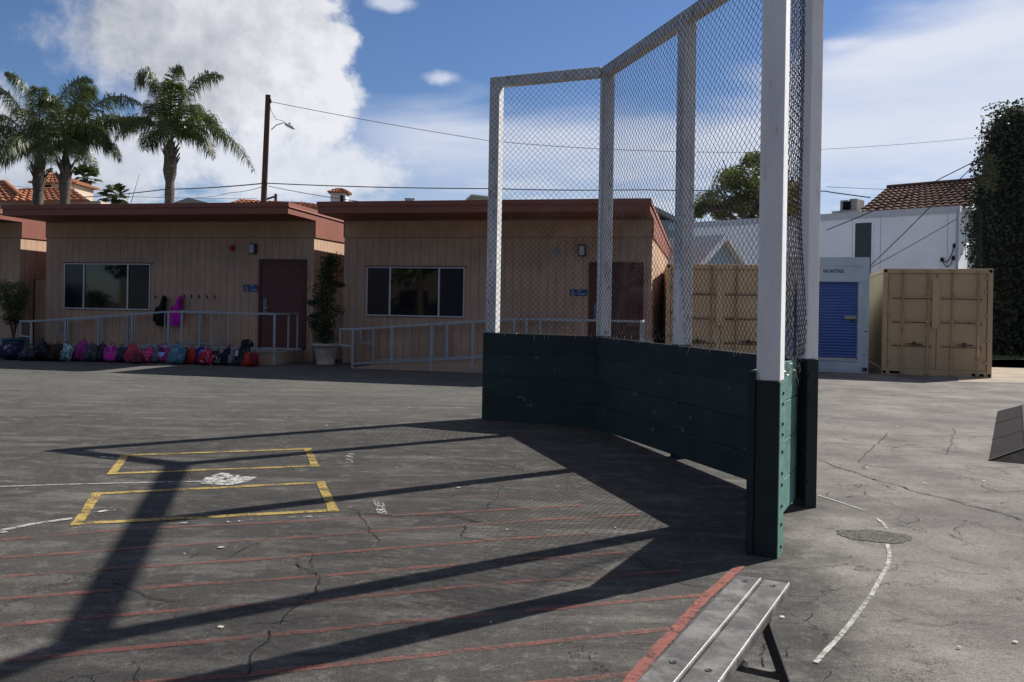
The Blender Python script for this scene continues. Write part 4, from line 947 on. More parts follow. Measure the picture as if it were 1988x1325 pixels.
for k in range(n):
    z0 = db+.05+(dt-db-.05)*k/n; z1 = db+.05+(dt-db-.05)*(k+1)/n
    for j in range(4):
        a0, a1 = z0+(z1-z0)*j/4, z0+(z1-z0)*(j+1)/4; y0, y1 = .066-.022*math.sin(math.pi*j/4), .066-.022*math.sin(math.pi*(j+1)/4)
        m.add([L3+ca*(dl+.005)+ua*y0+ZD*a0, L3+ca*(dr-.02)+ua*y0+ZD*a0, L3+ca*(dr-.02)+ua*y1+ZD*a1, L3+ca*(dl+.005)+ua*y1+ZD*a1], [(0, 1, 2, 3)])
d = m.build('roller_door', MBLU, t_, smooth=False)
m = MB(); bx(m, dl+.005, dr-.02, .02, .06, db+.002, db+.05); m.build('bottom_bar', mat('pale_bar', (0.42, 0.42, 0.42), .5), d)
m = MB(); bx(m, dr-.30, dr-.03, .02, .04, .95+.32, 1.03+.32); m.build('latch', mat('latch_zinc', (0.30, 0.30, 0.25), .5, .3, 20), d, bevel=.005)
m = MB(); bx(m, dr-.16, dr-.10, .005, .03, .90+.32, .95+.32); m.build('padlock', MBOLT, d, bevel=.004)
m = MB(); 
rr = random.Random(4)
for k in range(9): bx(m, Wd-.10+rr.uniform(-.02, .06), Wd-.09+rr.uniform(-.02, .06)+.012, -.003, .0, .2+k*.11, .22+k*.11)
bx(m, Wd-.15, Wd-.02, -.004, .0, .03, .13); m.build('rust_spots', MRUST, t_)
fc = bpy.data.curves.new('unit_lettering', 'FONT'); fc.body = 'NORITIES'; fc.size = .105; fc.extrude = .001; fc.offset = .0015; fc.space_character = 1.05
fo = bpy.data.objects.new('unit_lettering', fc); COL.objects.link(fo); bpy.context.view_layer.update()
me = bpy.data.meshes.new_from_object(fo); bpy.data.objects.remove(fo)
lx, lz = sx_(1598, 529.5)
lm = MB(); lm.add([L3+ca*(lx+v.co.x)-ua*(.004+v.co.z)+ZD*(lz+v.co.y) for v in me.vertices], [tuple(p.vertices) for p in me.polygons])
lm.build('lettering', mat('letter_navy', (0.01, 0.02, 0.05), .6), t_)
# ------------------------------------------------------------------ buildings behind
MWALL = mat('white_stucco', (0.86, 0.86, 0.88), .85, .07, .6, .25, .01)
def tile_mat(name, a, b_):
    return mat(name, a, .95, .2, 1.5, .5, .02, spec=.1, col2=b_, thr=(.45, .6), sc2=5)
MTILE = tile_mat('terracotta_tiles', (0.36, 0.13, 0.07), (0.28, 0.16, 0.10)); MTILE2 = tile_mat('brown_tiles', (0.115, 0.064, 0.047), (0.07, 0.045, 0.036))
def tile_roof(m, a, b, c, d, tw=.32, rows=None, amp=.07):
    """barrel-tile surface between eave a-b and ridge d-c"""
    L = max((b-a).length, (c-d).length); nx = max(4, int(L/tw))*4; H = ((d-a).length+(c-b).length)/2; rows = rows or max(3, int(H/.38)); nrm = (b-a).cross(d-a).normalized()
    if nrm.z < 0: nrm = -nrm
    for r in range(rows):
        for e_ in (0, 1):
            pass
        v0, v1 = r/rows, (r+1)/rows+.03/rows; o = len(m.v)
        for v, lift in ((v0, .07), (v1, .0)):
            p0, p1 = a.lerp(d, min(v, 1)), b.lerp(c, min(v, 1))
            for i in range(nx+1):
                u = i/nx; m.v.append(p0.lerp(p1, u)+nrm*(lift+amp*abs(math.sin(math.pi*u*nx/4))))
        for i in range(nx+1):
            u = i/nx; m.v.append(a.lerp(d, v0).lerp(b.lerp(c, v0), u)+nrm*(-.01))
        for i in range(nx): m.f.append((o+i, o+i+1, o+nx+1+i+1, o+nx+1+i)); m.f.append((o+2*(nx+1)+i, o+2*(nx+1)+i+1, o+i+1, o+i))
ZW = 6.0
Lw, Rw = G(1335, 432.5, ZW), G(1862, 400, ZW); wv = (Rw-Lw).normalized(); wu = Vector((-wv.y, wv.x, 0)); LW = (Rw-Lw).length
wb = thing('white_building', (Lw+Rw)/2+wu*3-ZD*ZW, 'long white stucco building behind the containers with a brown tile roof', 'building')
o_ = Vector((Lw.x, Lw.y, 0))
def wx(m, x0, x1, y0, y1, z0, z1): return m.box(o_, wv, wu, ZD, x0, x1, y0, y1, z0, z1)
def wpx(px, py):
    r = ray(px, py); k = (o_-Vector((0, 0, EYE))).dot(wu)/r.dot(wu); p = Vector((0, 0, EYE))+r*k; return (p-o_).dot(wv), p.z
m = MB(); wx(m, 0, LW, 0, 9, 0, ZW-.30); m.build('wall', MWALL, wb)
m = MB(); wx(m, -.05, LW+.05, -.06, 9.05, ZW-.30, ZW); m.build('parapet_trim', mat('trim_grey', (0.52, 0.52, 0.54), .8, .1), wb)
x0, zt = wpx(1661, 434); x1, _ = wpx(1693, 434); 
m = MB(); wx(m, x0, x1, -.03, .01, 2.0, zt); w_ = m.build('window', mat('louvre_dark', (0.045, 0.055, 0.06), .4, .1), wb)
m = MB(); wx(m, x0-.08, x0, -.05, .005, 2.0, zt+.08); wx(m, x1, x1+.08, -.05, .005, 2.0, zt+.08); wx(m, x0, x1, -.05, .005, zt, zt+.08); m.build('window_frame', MWALL, w_)
m = MB(); k = 2.05
while k < zt: wx(m, x0+.01, x1-.01, -.045, -.03, k, k+.025); k += .11
m.build('slats', mat('louvre_slat', (0.07, 0.085, 0.09), .5), w_)
m = MB()
for px in (1655.5, 1710, 1840): a = wpx(px, 430)[0]; wx(m, a-.012, a+.012, -.006, .0, .3, ZW-.31)
m.build('panel_joints', mat('joint_grey', (0.42, 0.42, 0.47), .8), wb)
dx = wpx(1860, 430)[0]
m = MB(); m.tube([o_+wv*dx-wu*.10+ZD*.1, o_+wv*dx-wu*.10+ZD*(ZW-.35), o_+wv*dx-wu*.05+ZD*(ZW-.1)], .06, 8); m.build('downpipe', mat('pipe_grey', (0.42, 0.42, 0.45), .6), wb)
m = MB(); ax_ = wpx(1830, 505); c0 = o_+wv*ax_[0]-wu*.1+ZD*ax_[1]; c1_ = o_+wv*wpx(1854, 478)[0]-wu*.1+ZD*wpx(1854, 478)[1]; c2_ = o_+wv*wpx(1852, 502)[0]-wu*.1+ZD*wpx(1852, 502)[1]
for a, b_ in ((c0, c1_), (c0, c2_)):
    pts = [a.lerp(b_, f)-ZD*(.35*math.sin(math.pi*f)) for f in (0, .2, .4, .6, .8, 1)]; m.tube(pts, .02, 4)
for c_ in (c0, c1_, c2_): m.lathe(c_, [(.07, -.08), (.08, 0), (.05, .1)], 8)
m.build('service_wiring', MBLK, wb)
# return wing
R2 = G(1925, 411, ZW); rv = (R2-Rw).normalized(); ru = Vector((-rv.y, rv.x, 0))
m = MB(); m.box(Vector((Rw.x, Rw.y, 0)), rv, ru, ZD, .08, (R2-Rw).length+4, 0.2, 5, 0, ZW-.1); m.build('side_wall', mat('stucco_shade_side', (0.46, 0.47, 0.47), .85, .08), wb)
def rpx(px, py):
    q = Vector((Rw.x, Rw.y, 0))+ru*.2; r = ray(px, py); k = (q-Vector((0, 0, EYE))).dot(ru)/r.dot(ru); p = Vector((0, 0, EYE))+r*k; return (p-q).dot(rv), p.z
a, z1 = rpx(1866, 418); b_, z0 = rpx(1872, 500)
m = MB(); m.box(Vector((Rw.x, Rw.y, 0))+ru*.2, rv, ru, ZD, a, b_, -.05, .0, z0, z1); m.build('side_window', MATS['louvre_dark'], wb)
# tile roof above
ex0 = wpx(1655, 405)[0]
E0 = o_+wv*ex0+wu*.6+ZD*(ZW+.02); E1 = o_+wv*(LW+4)+wu*.6+ZD*(ZW+.05)
rd0 = at(1722, 367, (o_+wv*wpx(1722, 400)[0]).y+4.2); rdl = at(1940, 349, (o_+wv*LW).y+3.2)
m = MB(); tile_roof(m, E0, E1, rdl, rd0, .36, 9, .06); tile_roof(m, E0+wu*7, E0, rd0, rd0+wu*.2, .36, 9, .06); m.build('tile_roof', MTILE2, wb)
m = MB(); m.tube([rd0+ZD*.06, rdl+ZD*.06], .13, 8); m.build('ridge_tiles', MTILE2, wb)
m = MB(); m.add([E0-ZD*.02, E1-ZD*.02, rdl+wu*.1-ZD*.1, rd0+wu*.1-ZD*.1, E0+wu*7-ZD*.02], [(0, 1, 2, 3), (0, 3, 4)]); m.build('roof_deck', MTILE2, wb)
# rooftop unit
ua0, uz0 = wpx(1622, 408); ua1, _ = wpx(1655, 408)
tu = thing('rooftop_unit', o_+wv*(ua0+ua1)/2+wu*.8+ZD*ZW, 'grey metal air unit on the edge of the white building roof', 'air conditioner')
m = MB(); wx(m, ua0-.35, ua1+.2, .4, 1.6, ZW+.001, ZW+.16); m.build('base', mat('unit_base', (0.4, 0.38, 0.34), .8), tu)
m = MB(); wx(m, ua0, (ua0+ua1)/2-.03, .5, 1.4, ZW+.165, ZW+.66); wx(m, (ua0+ua1)/2+.03, ua1, .5, 1.4, ZW+.165, ZW+.70); o = m.build('casing', mat('unit_metal', (0.27, 0.26, 0.24), .6, .2), tu, bevel=.02)
m = MB(); wx(m, (ua0+ua1)/2-.25, (ua0+ua1)/2+.12, .47, .499, ZW+.2, ZW+.58); m.build('grille', MDK, tu)
# small grey-blue gabled house
ap = at(1397, 456, 27.0); rdv = Vector((-.6, .8, 0)); gw = Vector((.8, .6, 0)); hwg = 1.32; ez = EYE+ray(1342, 519).z*26.2
gh = thing('gabled_shed', Vector((ap.x, ap.y, 0))+rdv*2.5, 'small blue-grey gabled shed with white barge boards seen through the mesh', 'building')
P0 = Vector((ap.x, ap.y, 0)); zr = ap.z
m = MB(); h0 = hwg+.9; ez2 = zr-(zr-ez)*(h0/hwg)
m.add([P0-gw*h0, P0+gw*h0, P0+gw*h0+ZD*(ez2-.12), P0+ZD*(zr-.12), P0-gw*h0+ZD*(ez2-.12)]+[q+rdv*5 for q in (P0-gw*h0, P0+gw*h0, P0+gw*h0+ZD*(ez2-.12), P0+ZD*(zr-.12), P0-gw*h0+ZD*(ez2-.12))], [(0, 1, 2, 3, 4), (9, 8, 7, 6, 5), (0, 4, 9, 5), (1, 6, 7, 2)])
m.build('wall', mat('blue_grey_boards', (0.27, 0.33, 0.41), .8, .1), gh)
h1 = h0+.2; ez3 = zr-(zr-ez)*(h1/hwg); m = MB()
for q in (-1, 1):
    a, b_ = P0-rdv*.28+gw*q*h1+ZD*ez3, P0-rdv*.28+ZD*zr; m.hexa([a-ZD*.1, b_-ZD*.1, b_+rdv*5.5-ZD*.1, a+rdv*5.5-ZD*.1, a, b_, b_+rdv*5.5, a+rdv*5.5])
m.build('roof', mat('grey_shingle', (0.36, 0.37, 0.38), .9, .2, 2, .5), gh)
m = MB()
for q in (-1, 1):
    a, b_ = P0-rdv*.30+gw*q*h1+ZD*(ez3-.06), P0-rdv*.30+ZD*(zr-.06); m.bar(a, b_, .04, .17)
m.build('barge_boards', mat('barge_white', (0.55, 0.57, 0.60), .7), gh)
# distant grey house just right of the classroom roof
D_ = 40; a = at(1240, 430, D_); b_ = at(1330, 440, D_); zt = at(1270, 402, D_).z
gh2 = thing('grey_house', Vector(((a.x+b_.x)/2, D_+2, 0)), 'grey two-storey house behind the right classroom roof corner', 'building')
m = MB(); m.wbox(a.x, b_.x-.3, D_, D_+4, 0, at(1300, 428, D_).z); w_ = m.build('wall', mat('grey_boards', (0.26, 0.31, 0.34), .8, .1), gh2)
m = MB(); p = [at(1262, 396, D_-.3), at(1318, 424, D_-.3)]; m.hexa([p[0]-ZD*.2, p[1]-ZD*.2, p[1]+Vector((0, 4.6, -.2)), p[0]+Vector((0, 4.6, -.2)), p[0], p[1], p[1]+Vector((0, 4.6, 0)), p[0]+Vector((0, 4.6, 0))])
p = [at(1205, 414, D_-.3), at(1262, 396, D_-.3)]; m.hexa([p[0]-ZD*.2, p[1]-ZD*.2, p[1]+Vector((0, 4.6, -.2)), p[0]+Vector((0, 4.6, -.2)), p[0], p[1], p[1]+Vector((0, 4.6, 0)), p[0]+Vector((0, 4.6, 0))]); m.build('roof', mat('grey_roof', (0.26, 0.28, 0.28), .85, .1), gh2)
m = MB(); q0, q1_ = at(1297, 430, D_), at(1310, 440, D_); m.wbox(q0.x, q1_.x, D_-.04, D_+.01, q1_.z-.2, q0.z-.05); m.build('window', mat('sky_window', (0.35, 0.45, 0.55), .2), gh2)
# left: tile-roofed houses
D_ = 48
lh = thing('tiled_house', at(20, 600, D_)*1.0, 'house with low terracotta tile roofs at the far left behind the palms', 'building'); lh.location.z = 0
def Q(px, py, dd=0): return at(px, py, D_+dd)
m = MB(); tile_roof(m, Q(-30, 393), Q(60, 393), Q(10, 356, 2), Q(-30, 356, 2), .4, 6, .09); tile_roof(m, Q(20, 392, -1), Q(175, 392, -1), Q(140, 368, 2), Q(38, 372, 2), .4, 5, .09)
m.build('tile_roof', MTILE, lh)
m = MB(); a, b_ = Q(-60, 600), Q(172, 600); m.wbox(a.x, b_.x, D_+1.2, D_+6, 0, Q(60, 384).z); m.build('wall', mat('cream_stucco', (0.50, 0.42, 0.34), .85, .1), lh)
m = MB(); m.tube([Q(-30, 355, 2), Q(10, 355, 2), Q(46, 385, .2)], .16, 8); m.tube([Q(38, 371, 2), Q(140, 367, 2)], .14, 8); m.build('ridge_tiles', MTILE, lh)
D_ = 52
th_ = thing('tiled_tower', at(110, 600, D_), 'square stucco tower with a pyramid tile roof between the left palms', 'building'); th_.location.z = 0
m = MB(); a, b_ = Q(64, 600), Q(140, 600); zt = Q(100, 357).z; m.wbox(a.x, b_.x, D_, D_+2.4, 0, zt); m.build('wall', mat('cream_stucco2', (0.46, 0.37, 0.29), .85, .1), th_)
m = MB(); apx = at(103, 336, D_+1.2); A1 = [Vector((a.x-.25, D_-.3, zt)), Vector((b_.x+.25, D_-.3, zt)), Vector((b_.x+.25, D_+2.7, zt)), Vector((a.x-.25, D_+2.7, zt))]
for i in range(4): tile_roof(m, A1[i], A1[(i+1) % 4], apx+(A1[(i+1) % 4]-apx)*.1, apx+(A1[i]-apx)*.1, .3, 4, .06)
m.lathe(apx-ZD*.15, [(.35, 0), (.2, .12), (.02, .2)], 8); m.build('tile_roof', MTILE, th_)
m = MB(); c_ = Q(92, 372, -.05); m.wbox(c_.x-.2, c_.x+.2, D_-.03, D_+.02, c_.z-.5, c_.z+.4); m.build('window', MDK, th_)
# white chimney with tile cap
D_ = 44; a, b_ = Q(641.5, 390), Q(671, 390); zt = Q(655, 375).z; zb = Q(655, 395).z
ch = thing('chimney', Vector(((a.x+b_.x)/2, D_+.4, 0)), 'white arched chimney with a red tile cap above the right classroom', 'chimney')
m = MB(); w = b_.x-a.x; m.wbox(a.x, b_.x, D_, D_+.8, 0, zb-.1); m.wbox(a.x, a.x+w*.6, D_, D_+.8, zb-.1, zt); m.wbox(a.x+w*.86, b_.x, D_, D_+.8, zb-.1, zt); m.wbox(a.x+w*.6, a.x+w*.86, D_, D_+.8, zt-.10, zt); m.build('stack', mat('white_chimney', (0.62, 0.60, 0.62), .8, .05), ch)
m = MB(); m.wbox(a.x+w*.6, a.x+w*.86, D_+.5, D_+.6, zb-.1, zt-.1); m.build('flue_opening', MDK, ch)
m = MB(); ape = Vector(((a.x+b_.x)/2, D_+.4, zt+.30)); A1 = [Vector((a.x-.12, D_-.12, zt)), Vector((b_.x+.12, D_-.12, zt)), Vector((b_.x+.12, D_+.92, zt)), Vector((a.x-.12, D_+.92, zt))]
for i in range(4): tile_roof(m, A1[i], A1[(i+1) % 4], ape+(A1[(i+1) % 4]-ape)*.3, ape+(A1[i]-ape)*.3, .17, 2, .05)
m.wbox(ape.x-.2, ape.x+.2, ape.y-.2, ape.y+.2, zt+.15, zt+.28); m.build('tile_cap', MTILE, ch)
# tiny far roofs peeping over the classroom roofs
D_ = 55
fh = thing('far_house', Q(520, 600), 'distant house whose red tile ridge shows beside the utility pole', 'building'); fh.location.z = 0
m = MB(); tile_roof(m, Q(440, 398), Q(640, 406), Q(585, 395, 1), Q(470, 388.5, 1), .4, 4, .07); tile_roof(m, Q(570, 402), Q(640, 408), Q(614, 398.5, 1), Q(585, 393.5, 1), .4, 4, .07); m.build('tile_roof', MTILE, fh)
m = MB(); a, b_ = Q(450, 600), Q(630, 600); m.wbox(a.x, b_.x, D_+.5, D_+6, 0, Q(500, 399).z-.1); m.build('wall', MATS['cream_stucco'], fh)
fg = thing('far_house', Q(930, 600), 'distant house with a pale gable end showing left of the backstop', 'building'); fg.location.z = 0
m = MB(); a, c_, b_ = Q(905, 391), Q(916, 381.5), Q(962, 387); m.add([a, c_, b_, b_-ZD*6, a-ZD*6]+[v+Vector((0, 5, 0)) for v in (a, c_, b_, b_-ZD*6, a-ZD*6)], [(0, 1, 2, 3, 4), (9, 8, 7, 6, 5), (0, 5, 6, 1), (1, 6, 7, 2), (0, 4, 9, 5), (2, 7, 8, 3)]); m.build('wall', mat('pale_olive_wall', (0.45, 0.45, 0.38), .8), fg)
m = MB(); m.bar(a+ZD*.05, c_+ZD*.05, .5, .1); m.bar(c_+ZD*.05, b_+ZD*.05, .5, .1); m.build('roof', mat('pale_roof', (0.5, 0.48, 0.42), .8), fg)
vt = thing('roof_vent', Q(795, 389), 'small pale roof vent box above the right classroom', 'vent')
m = MB(); a, b_ = Q(786, 388), Q(804, 388); m.wbox(a.x, b_.x, D_, D_+.5, a.z-2.2, Q(795, 387).z+.02); m.build('box', mat('vent_pale', (0.42, 0.44, 0.46), .7), vt)
m = MB(); m.wbox(a.x-.04, b_.x+.04, D_-.05, D_+.55, Q(795, 387).z+.022, Q(795, 386.4).z+.04); m.build('lid', MATS['vent_pale'], vt)
gr_ = thing('far_house', Q(360, 600), 'distant house with a low grey shingle roof right of the tall palm', 'building'); gr_.location.z = 0
m = MB(); a, c_, b_ = Q(330, 396), Q(366, 384), Q(412, 396); m.add([a, c_, b_]+[v+Vector((0, 5, 0)) for v in (a, c_, b_)], [(0, 1, 2), (5, 4, 3), (0, 3, 4, 1), (1, 4, 5, 2)]); m.build('roof', mat('grey_far_roof', (0.22, 0.22, 0.20), .9, .2), gr_)
m = MB(); m.wbox(a.x+.3, b_.x-.3, D_+.2, D_+5, 0, a.z-.02); m.build('wall', MATS['cream_stucco'], gr_)
# house and street tree across from the classrooms, mirrored in the window glass
rh = thing('street_house', (-6, -16, 0), 'cream stucco house reflected in the classroom windows', 'building')
m = MB(); m.wbox(-13, 1, -22, -16, 0, 6); m.build('wall', mat('cream_front', (0.22, 0.19, 0.15), .85, .08), rh)
for x in (-11, -8, -4, -1):
    m = MB(); m.wbox(x-.6, x+.6, -15.999, -15.95, 1.2, 2.6); m.build('window', MATS['window_glass'], rh)
m = MB(); tile_roof(m, Vector((-13.5, -15.5, 6)), Vector((1.5, -15.5, 6)), Vector((-1, -19, 7.8)), Vector((-11, -19, 7.8)), .45, 8, .08); m.build('tile_roof', MTILE, rh)
# ------------------------------------------------------------------ pole, lamp, wires
D_ = 38
MPOLE = mat('pole_wood', (0.085, 0.055, 0.042), .9, .25, 6, .6, .02, stretch=(1, 1, .1))
pb_, pt_ = at(512, 392, D_), at(520.5, 185, D_); pdv = (pt_-pb_)/(pt_.z-pb_.z); pbase = pb_-pdv*pb_.z
po = thing('utility_pole', pbase, 'tall brown wooden utility pole carrying a street lamp', 'utility pole')
m = MB(); m.tube([pbase, pt_], [.16, .115], 12); m.build('pole', MPOLE, po, smooth=True)
m = MB(); q0 = at(527, 252, D_-.1); m.tube([q0, at(537, 243, D_-.4), at(550, 239, D_-.6), at(556, 240, D_-.7)], .022, 6); arm = m.build('lamp_arm', mat('lamp_arm_grey', (0.4, 0.4, 0.4), .5), po, smooth=True)
m = MB(); c_ = at(564, 246, D_-.7); sup(m, c_, Vector((1, 0, -.42)).normalized(), Vector((0, 1, 0)), Vector((.42, 0, 1)).normalized(), .27, .14, .075, .8, 16, 8, .2); m.build('street_lamp_head', mat('lamp_head_grey', (0.42, 0.43, 0.44), .5), po, smooth=True)
m = MB(); m.lathe(at(562, 242, D_-.7), [(.04, 0), (.04, .07)], 8); m.build('photocell', MBLK, po)
m = MB(); m.tube([at(523, 198, D_), at(526, 215, D_), at(536, 232, D_-.3), at(552, 236, D_-.6), at(552, 240, D_-.6)], .012, 4); m.build('lamp_cable', MBLK, po)
m = MB(); m.lathe(at(525, 197, D_-.05), [(.05, -.08), (.06, 0), (.04, .1)], 8); m.lathe(at(516, 355, D_-.15), [(.05, -.08), (.06, 0), (.04, .1)], 8); m.build('insulators', MBLK, po)
ob = thing('utility_pole', at(535, 600, 70)*1.0, 'short distant utility pole with a crossarm right of the tall pole', 'utility pole'); ob.location.z = 0
m = MB(); q0 = at(535.5, 377, 70); m.tube([Vector((q0.x, 70, 0)), q0], .12, 8); m.build('pole', MPOLE, ob)
m = MB(); m.bar(at(508, 390, 70), at(537, 381, 70), .14, .14); m.build('crossarm', MPOLE, ob)
MCAB = mat('cable_black', (0.015, 0.015, 0.018), .6)
def wire(pts, r, lab, n=28):
    out = []
    for i in range(len(pts)-1):
        a, b_ = pts[i], pts[i+1]; sagv = (b_-a).length*.006
        for k in range(n): f = k/n; out.append(a.lerp(b_, f)-ZD*(4*sagv*f*(1-f)))
    out.append(pts[-1]); m = MB(); m.tube(out, r, 4, False); tag(m.build('overhead_wire', MCAB), lab, 'wire', 'overhead wires')
wire([at(526, 198, 38), at(952, 274, 40), at(1200, 291, 42), at(1480, 296, 44), at(1605, 290, 46), at(1930, 264, 48)], .013, 'thin wire from the top of the utility pole running right behind the mesh')
wire([at(-40, 390, 60), at(120, 385, 52), at(320, 368, 44), at(516, 356, 38)], .026, 'thick cable from the utility pole falling to the left over the palms')
wire([at(516, 356, 38), at(950, 366.5, 38), at(1250, 369, 38), at(1480, 369, 38), at(1600, 371.5, 36), at(1660, 380, 35), at(1690, 384, 34.5)], .022, 'thick cable running right from the utility pole to the white building')
wire([at(516, 361, 38), at(450, 374, 48), at(380, 384, 60)], .014, 'thin wire dropping left from the pole behind the classroom roof')
wire([at(522, 362, 38), at(700, 392, 34)], .013, 'thin wire dropping right from the pole onto the right classroom')
wire([at(-40, 350, 60), at(60, 366, 60), at(250, 382, 60), at(500, 386, 62)], .014, 'low thin wire behind the palm trunks')
wire([at(1605, 363, 50), at(1900, 372, 50)], .016, 'faint wire above the air unit on the right')
wire([at(1605, 447, 30), at(1760, 382, 29), at(1830, 345, 28.6), at(1918, 300, 28)], .016, 'cable rising from the white wall to the ivy')
wire([at(1690, 516, 29), at(1800, 408, 28.6), at(1925, 288, 28)], .014, 'steep cable crossing the white wall')
wire([at(1690, 520, 29), at(1858, 425, 30)], .012, 'faint cable crossing the white wall below the steep one')
# pale ground sheet added to bounce light onto the white building
yd = MB(); ya, yb2 = G(1350, 712), G(2200, 700)
yd.add([Vector((6.0, 24, .004)), Vector((26, 21.0, .004)), Vector((30, 34, .004)), Vector((6.0, 40, .004))], [(0, 1, 2, 3)])
structure(yd.build('yard', mat('yard_concrete', (0.34, 0.32, 0.29), .9, .15, 1.5, .3)))
# ------------------------------------------------------------------ palms
MPT = mat('palm_trunk', (0.13, 0.105, 0.085), .9, .3, 5, .9, .03, col2=(0.06, 0.045, 0.035), thr=(.5, .62), sc2=6, stretch=(.6, .6, 3.5))
MPF = leaf_mat('palm_fronds', (0.028, 0.044, 0.018), (0.12, 0.145, 0.05), 1.1, .38, .3)
MFF = leaf_mat('fan_palm_leaves', (0.035, 0.055, 0.02), (0.08, 0.10, 0.035), 1.2, .5, .25)
def frond(m, p0, p1, p2, rr, L=.66, droop=.8, n=64):
    pts = []
    for i in range(n+1):
        f = i/n; pts.append(p0*(1-f)**2+p1*2*f*(1-f)+p2*f*f)
    m.tube(pts[::4]+[pts[-1]], [.035*(1-.8*k/(len(pts[::4]))) for k in range(len(pts[::4])+1)], 4, False)
    for i in range(5, n+1):
        f = i/n; p = pts[i]; tdir = (pts[i]-pts[i-1]).normalized(); side = tdir.cross(ZD)
        if side.length < .1: side = Vector((1, 0, 0))
        side.normalize(); nn_ = side.cross(tdir).normalized(); ll = L*(.35+1.0*math.sin(math.pi*min(1, .12+f*.86))**.8)*(1 if f < .9 else .75)
        for q in (-1, 1):
            for rep in range(3):
                tw = rr.uniform(-1.3, 1.1)
                d = (side*q*(.9+rr.uniform(-.2, .2))+tdir*rr.uniform(.35, .8)+nn_*tw*.6).normalized()
                l1 = ll*rr.uniform(.75, 1.1); w = .0145
                a = p+tdir*rr.uniform(-.04, .04); b_ = a+d*l1*.5-ZD*droop*l1*.16; c_ = b_+(d*.45-ZD*droop*1.5*rr.uniform(.6, 1.2)).normalized()*l1*.55
                wv_ = tdir*w
                m.add([a-wv_*.6, a+wv_*.6, b_+wv_, b_-wv_, c_], [(0, 1, 2, 3), (3, 2, 4)])
def palm(base_px, D, top_px, crown_px, fronds, label, seed, rad=(.27, .22), bulge=True):
    rr = random.Random(seed); k = D/1650
    t0 = at(base_px[0], base_px[1], D); t1 = at(top_px[0], top_px[1], D); cr = at(crown_px[0], crown_px[1], D); base = Vector((t0.x, t0.y, 0))
    th_ = thing('queen_palm', base, label, 'palm tree', 'tall feathery palms behind the left classroom')
    m = MB(); H = t1.z; prof = []
    nseg = 46
    o = len(m.v); n = 14
    for i in range(nseg+1):
        f = i/nseg; z = H*f; c_ = base.lerp(Vector((t1.x, t1.y, 0)), f)+ZD*z; r = rad[0]+(rad[1]-rad[0])*f
        if bulge and f > .80: r = rad[1]*(1+bulge*max(0, math.sin(math.pi*min(1, (f-.80)/.17))))
        for j in range(n):
            a = 2*math.pi*j/n; r2 = r*(1+.05*math.sin(z*9)+.08*noise.noise(Vector((math.cos(a)*2, math.sin(a)*2, z*3+seed)))*(2.5 if f > .86 else 1)); m.v.append(c_+Vector((math.cos(a), math.sin(a), 0))*r2)
    for i in range(nseg):
        for j in range(n): m.f.append((o+i*n+j, o+i*n+(j+1) % n, o+(i+1)*n+(j+1) % n, o+(i+1)*n+j))
    m.build('trunk', MPT, th_, smooth=True)
    m = MB()
    for i in range(16):
        a = rr.uniform(0, 6.28); z = rr.uniform(-.75, .0); r = rad[1]*1.1; p = t1+Vector((math.cos(a)*r*.8, math.sin(a)*r*.8, z)); m.tube([p-ZD*.12, p+Vector((math.cos(a), math.sin(a), 1.3))*.22], [.07, .02], 5)
    m.build('frond_stubs', MPT, th_)
    m = MB(); m.tube([t1-ZD*.1, t1.lerp(cr, .5), cr+ZD*.15], [rad[1]*1.1, rad[1]*.8, rad[1]*.35], 10)
    for fr_ in fronds:
        cx, cy, tx, ty, dd = fr_[:5]; off = Vector((rr.uniform(-.08, .08), rr.uniform(-.1, .1), 0))
        p1 = cr+Vector((cx*k, dd*.45*k, -cy*k)); p2 = cr+Vector((tx*k, dd*k, -ty*k))
        frond(m, cr+off, p1, p2, rr)
    m.build('crown', MPF, th_)
palm((329, 392), 34, (331, 282), (331, 272),
     [(-35, -195, -62, -92, -20), (22, -150, 90, -132, 20), (-62, -80, -102, 2, -10), (-50, -40, -66, 12, 40), (85, -80, 168, 58, -15), (62, -105, 92, -10, 40), (5, -120, 30, -95, -50), (12, -70, 30, 8, -90), (-15, -80, -40, -20, 90), (45, -95, 78, -40, -60), (-45, -120, -70, -55, 60), (-25, -150, -45, -110, 40), (40, -60, 60, 20, 70), (-2, -160, 8, -140, 10)],
     'tall feathery palm standing alone, nearest the utility pole', 1, (.215, .17), .5)
palm((70, 392), 37, (77, 312), (78, 298),
     [(-15, -150, -55, -150, -20), (30, -170, 82, -152, 30), (-80, -130, -140, -30, 0), (-90, -60, -120, 40, 30), (60, -100, 110, -20, -30), (-40, -30, -65, 48, -50), (30, -30, 60, 30, -60), (-30, -120, -90, -90, 60), (10, -140, 30, -110, -60), (-60, -90, -95, 0, -70), (0, -60, -5, 25, -110), (60, -60, 70, 20, 80), (-20, -90, -30, -30, 110), (-100, -100, -150, 30, 60), (-50, -150, -100, -120, -20), (50, -130, 90, -80, 10)],
     'leftmost of the tall feathery palms, its crown cut by the frame', 2, (.23, .20), .25)
palm((124, 392), 34, (128, 318), (127, 300),
     [(60, -150, 152, -98, -20), (75, -75, 98, 6, 20), (10, -140, 30, -130, 30), (-50, -110, -70, -20, -20), (-20, -60, -30, 40, -70), (40, -60, 55, 24, -60), (60, -130, 110, -60, 60), (-40, -140, -60, -100, 40), (90, -110, 140, -80, 70), (15, -90, 30, -40, 100), (-5, -130, -10, -90, -60), (50, -100, 84, -30, 0), (30, -150, 70, -120, -40)],
     'tall feathery palm crowded against the leftmost one', 3, (.20, .18), .25)
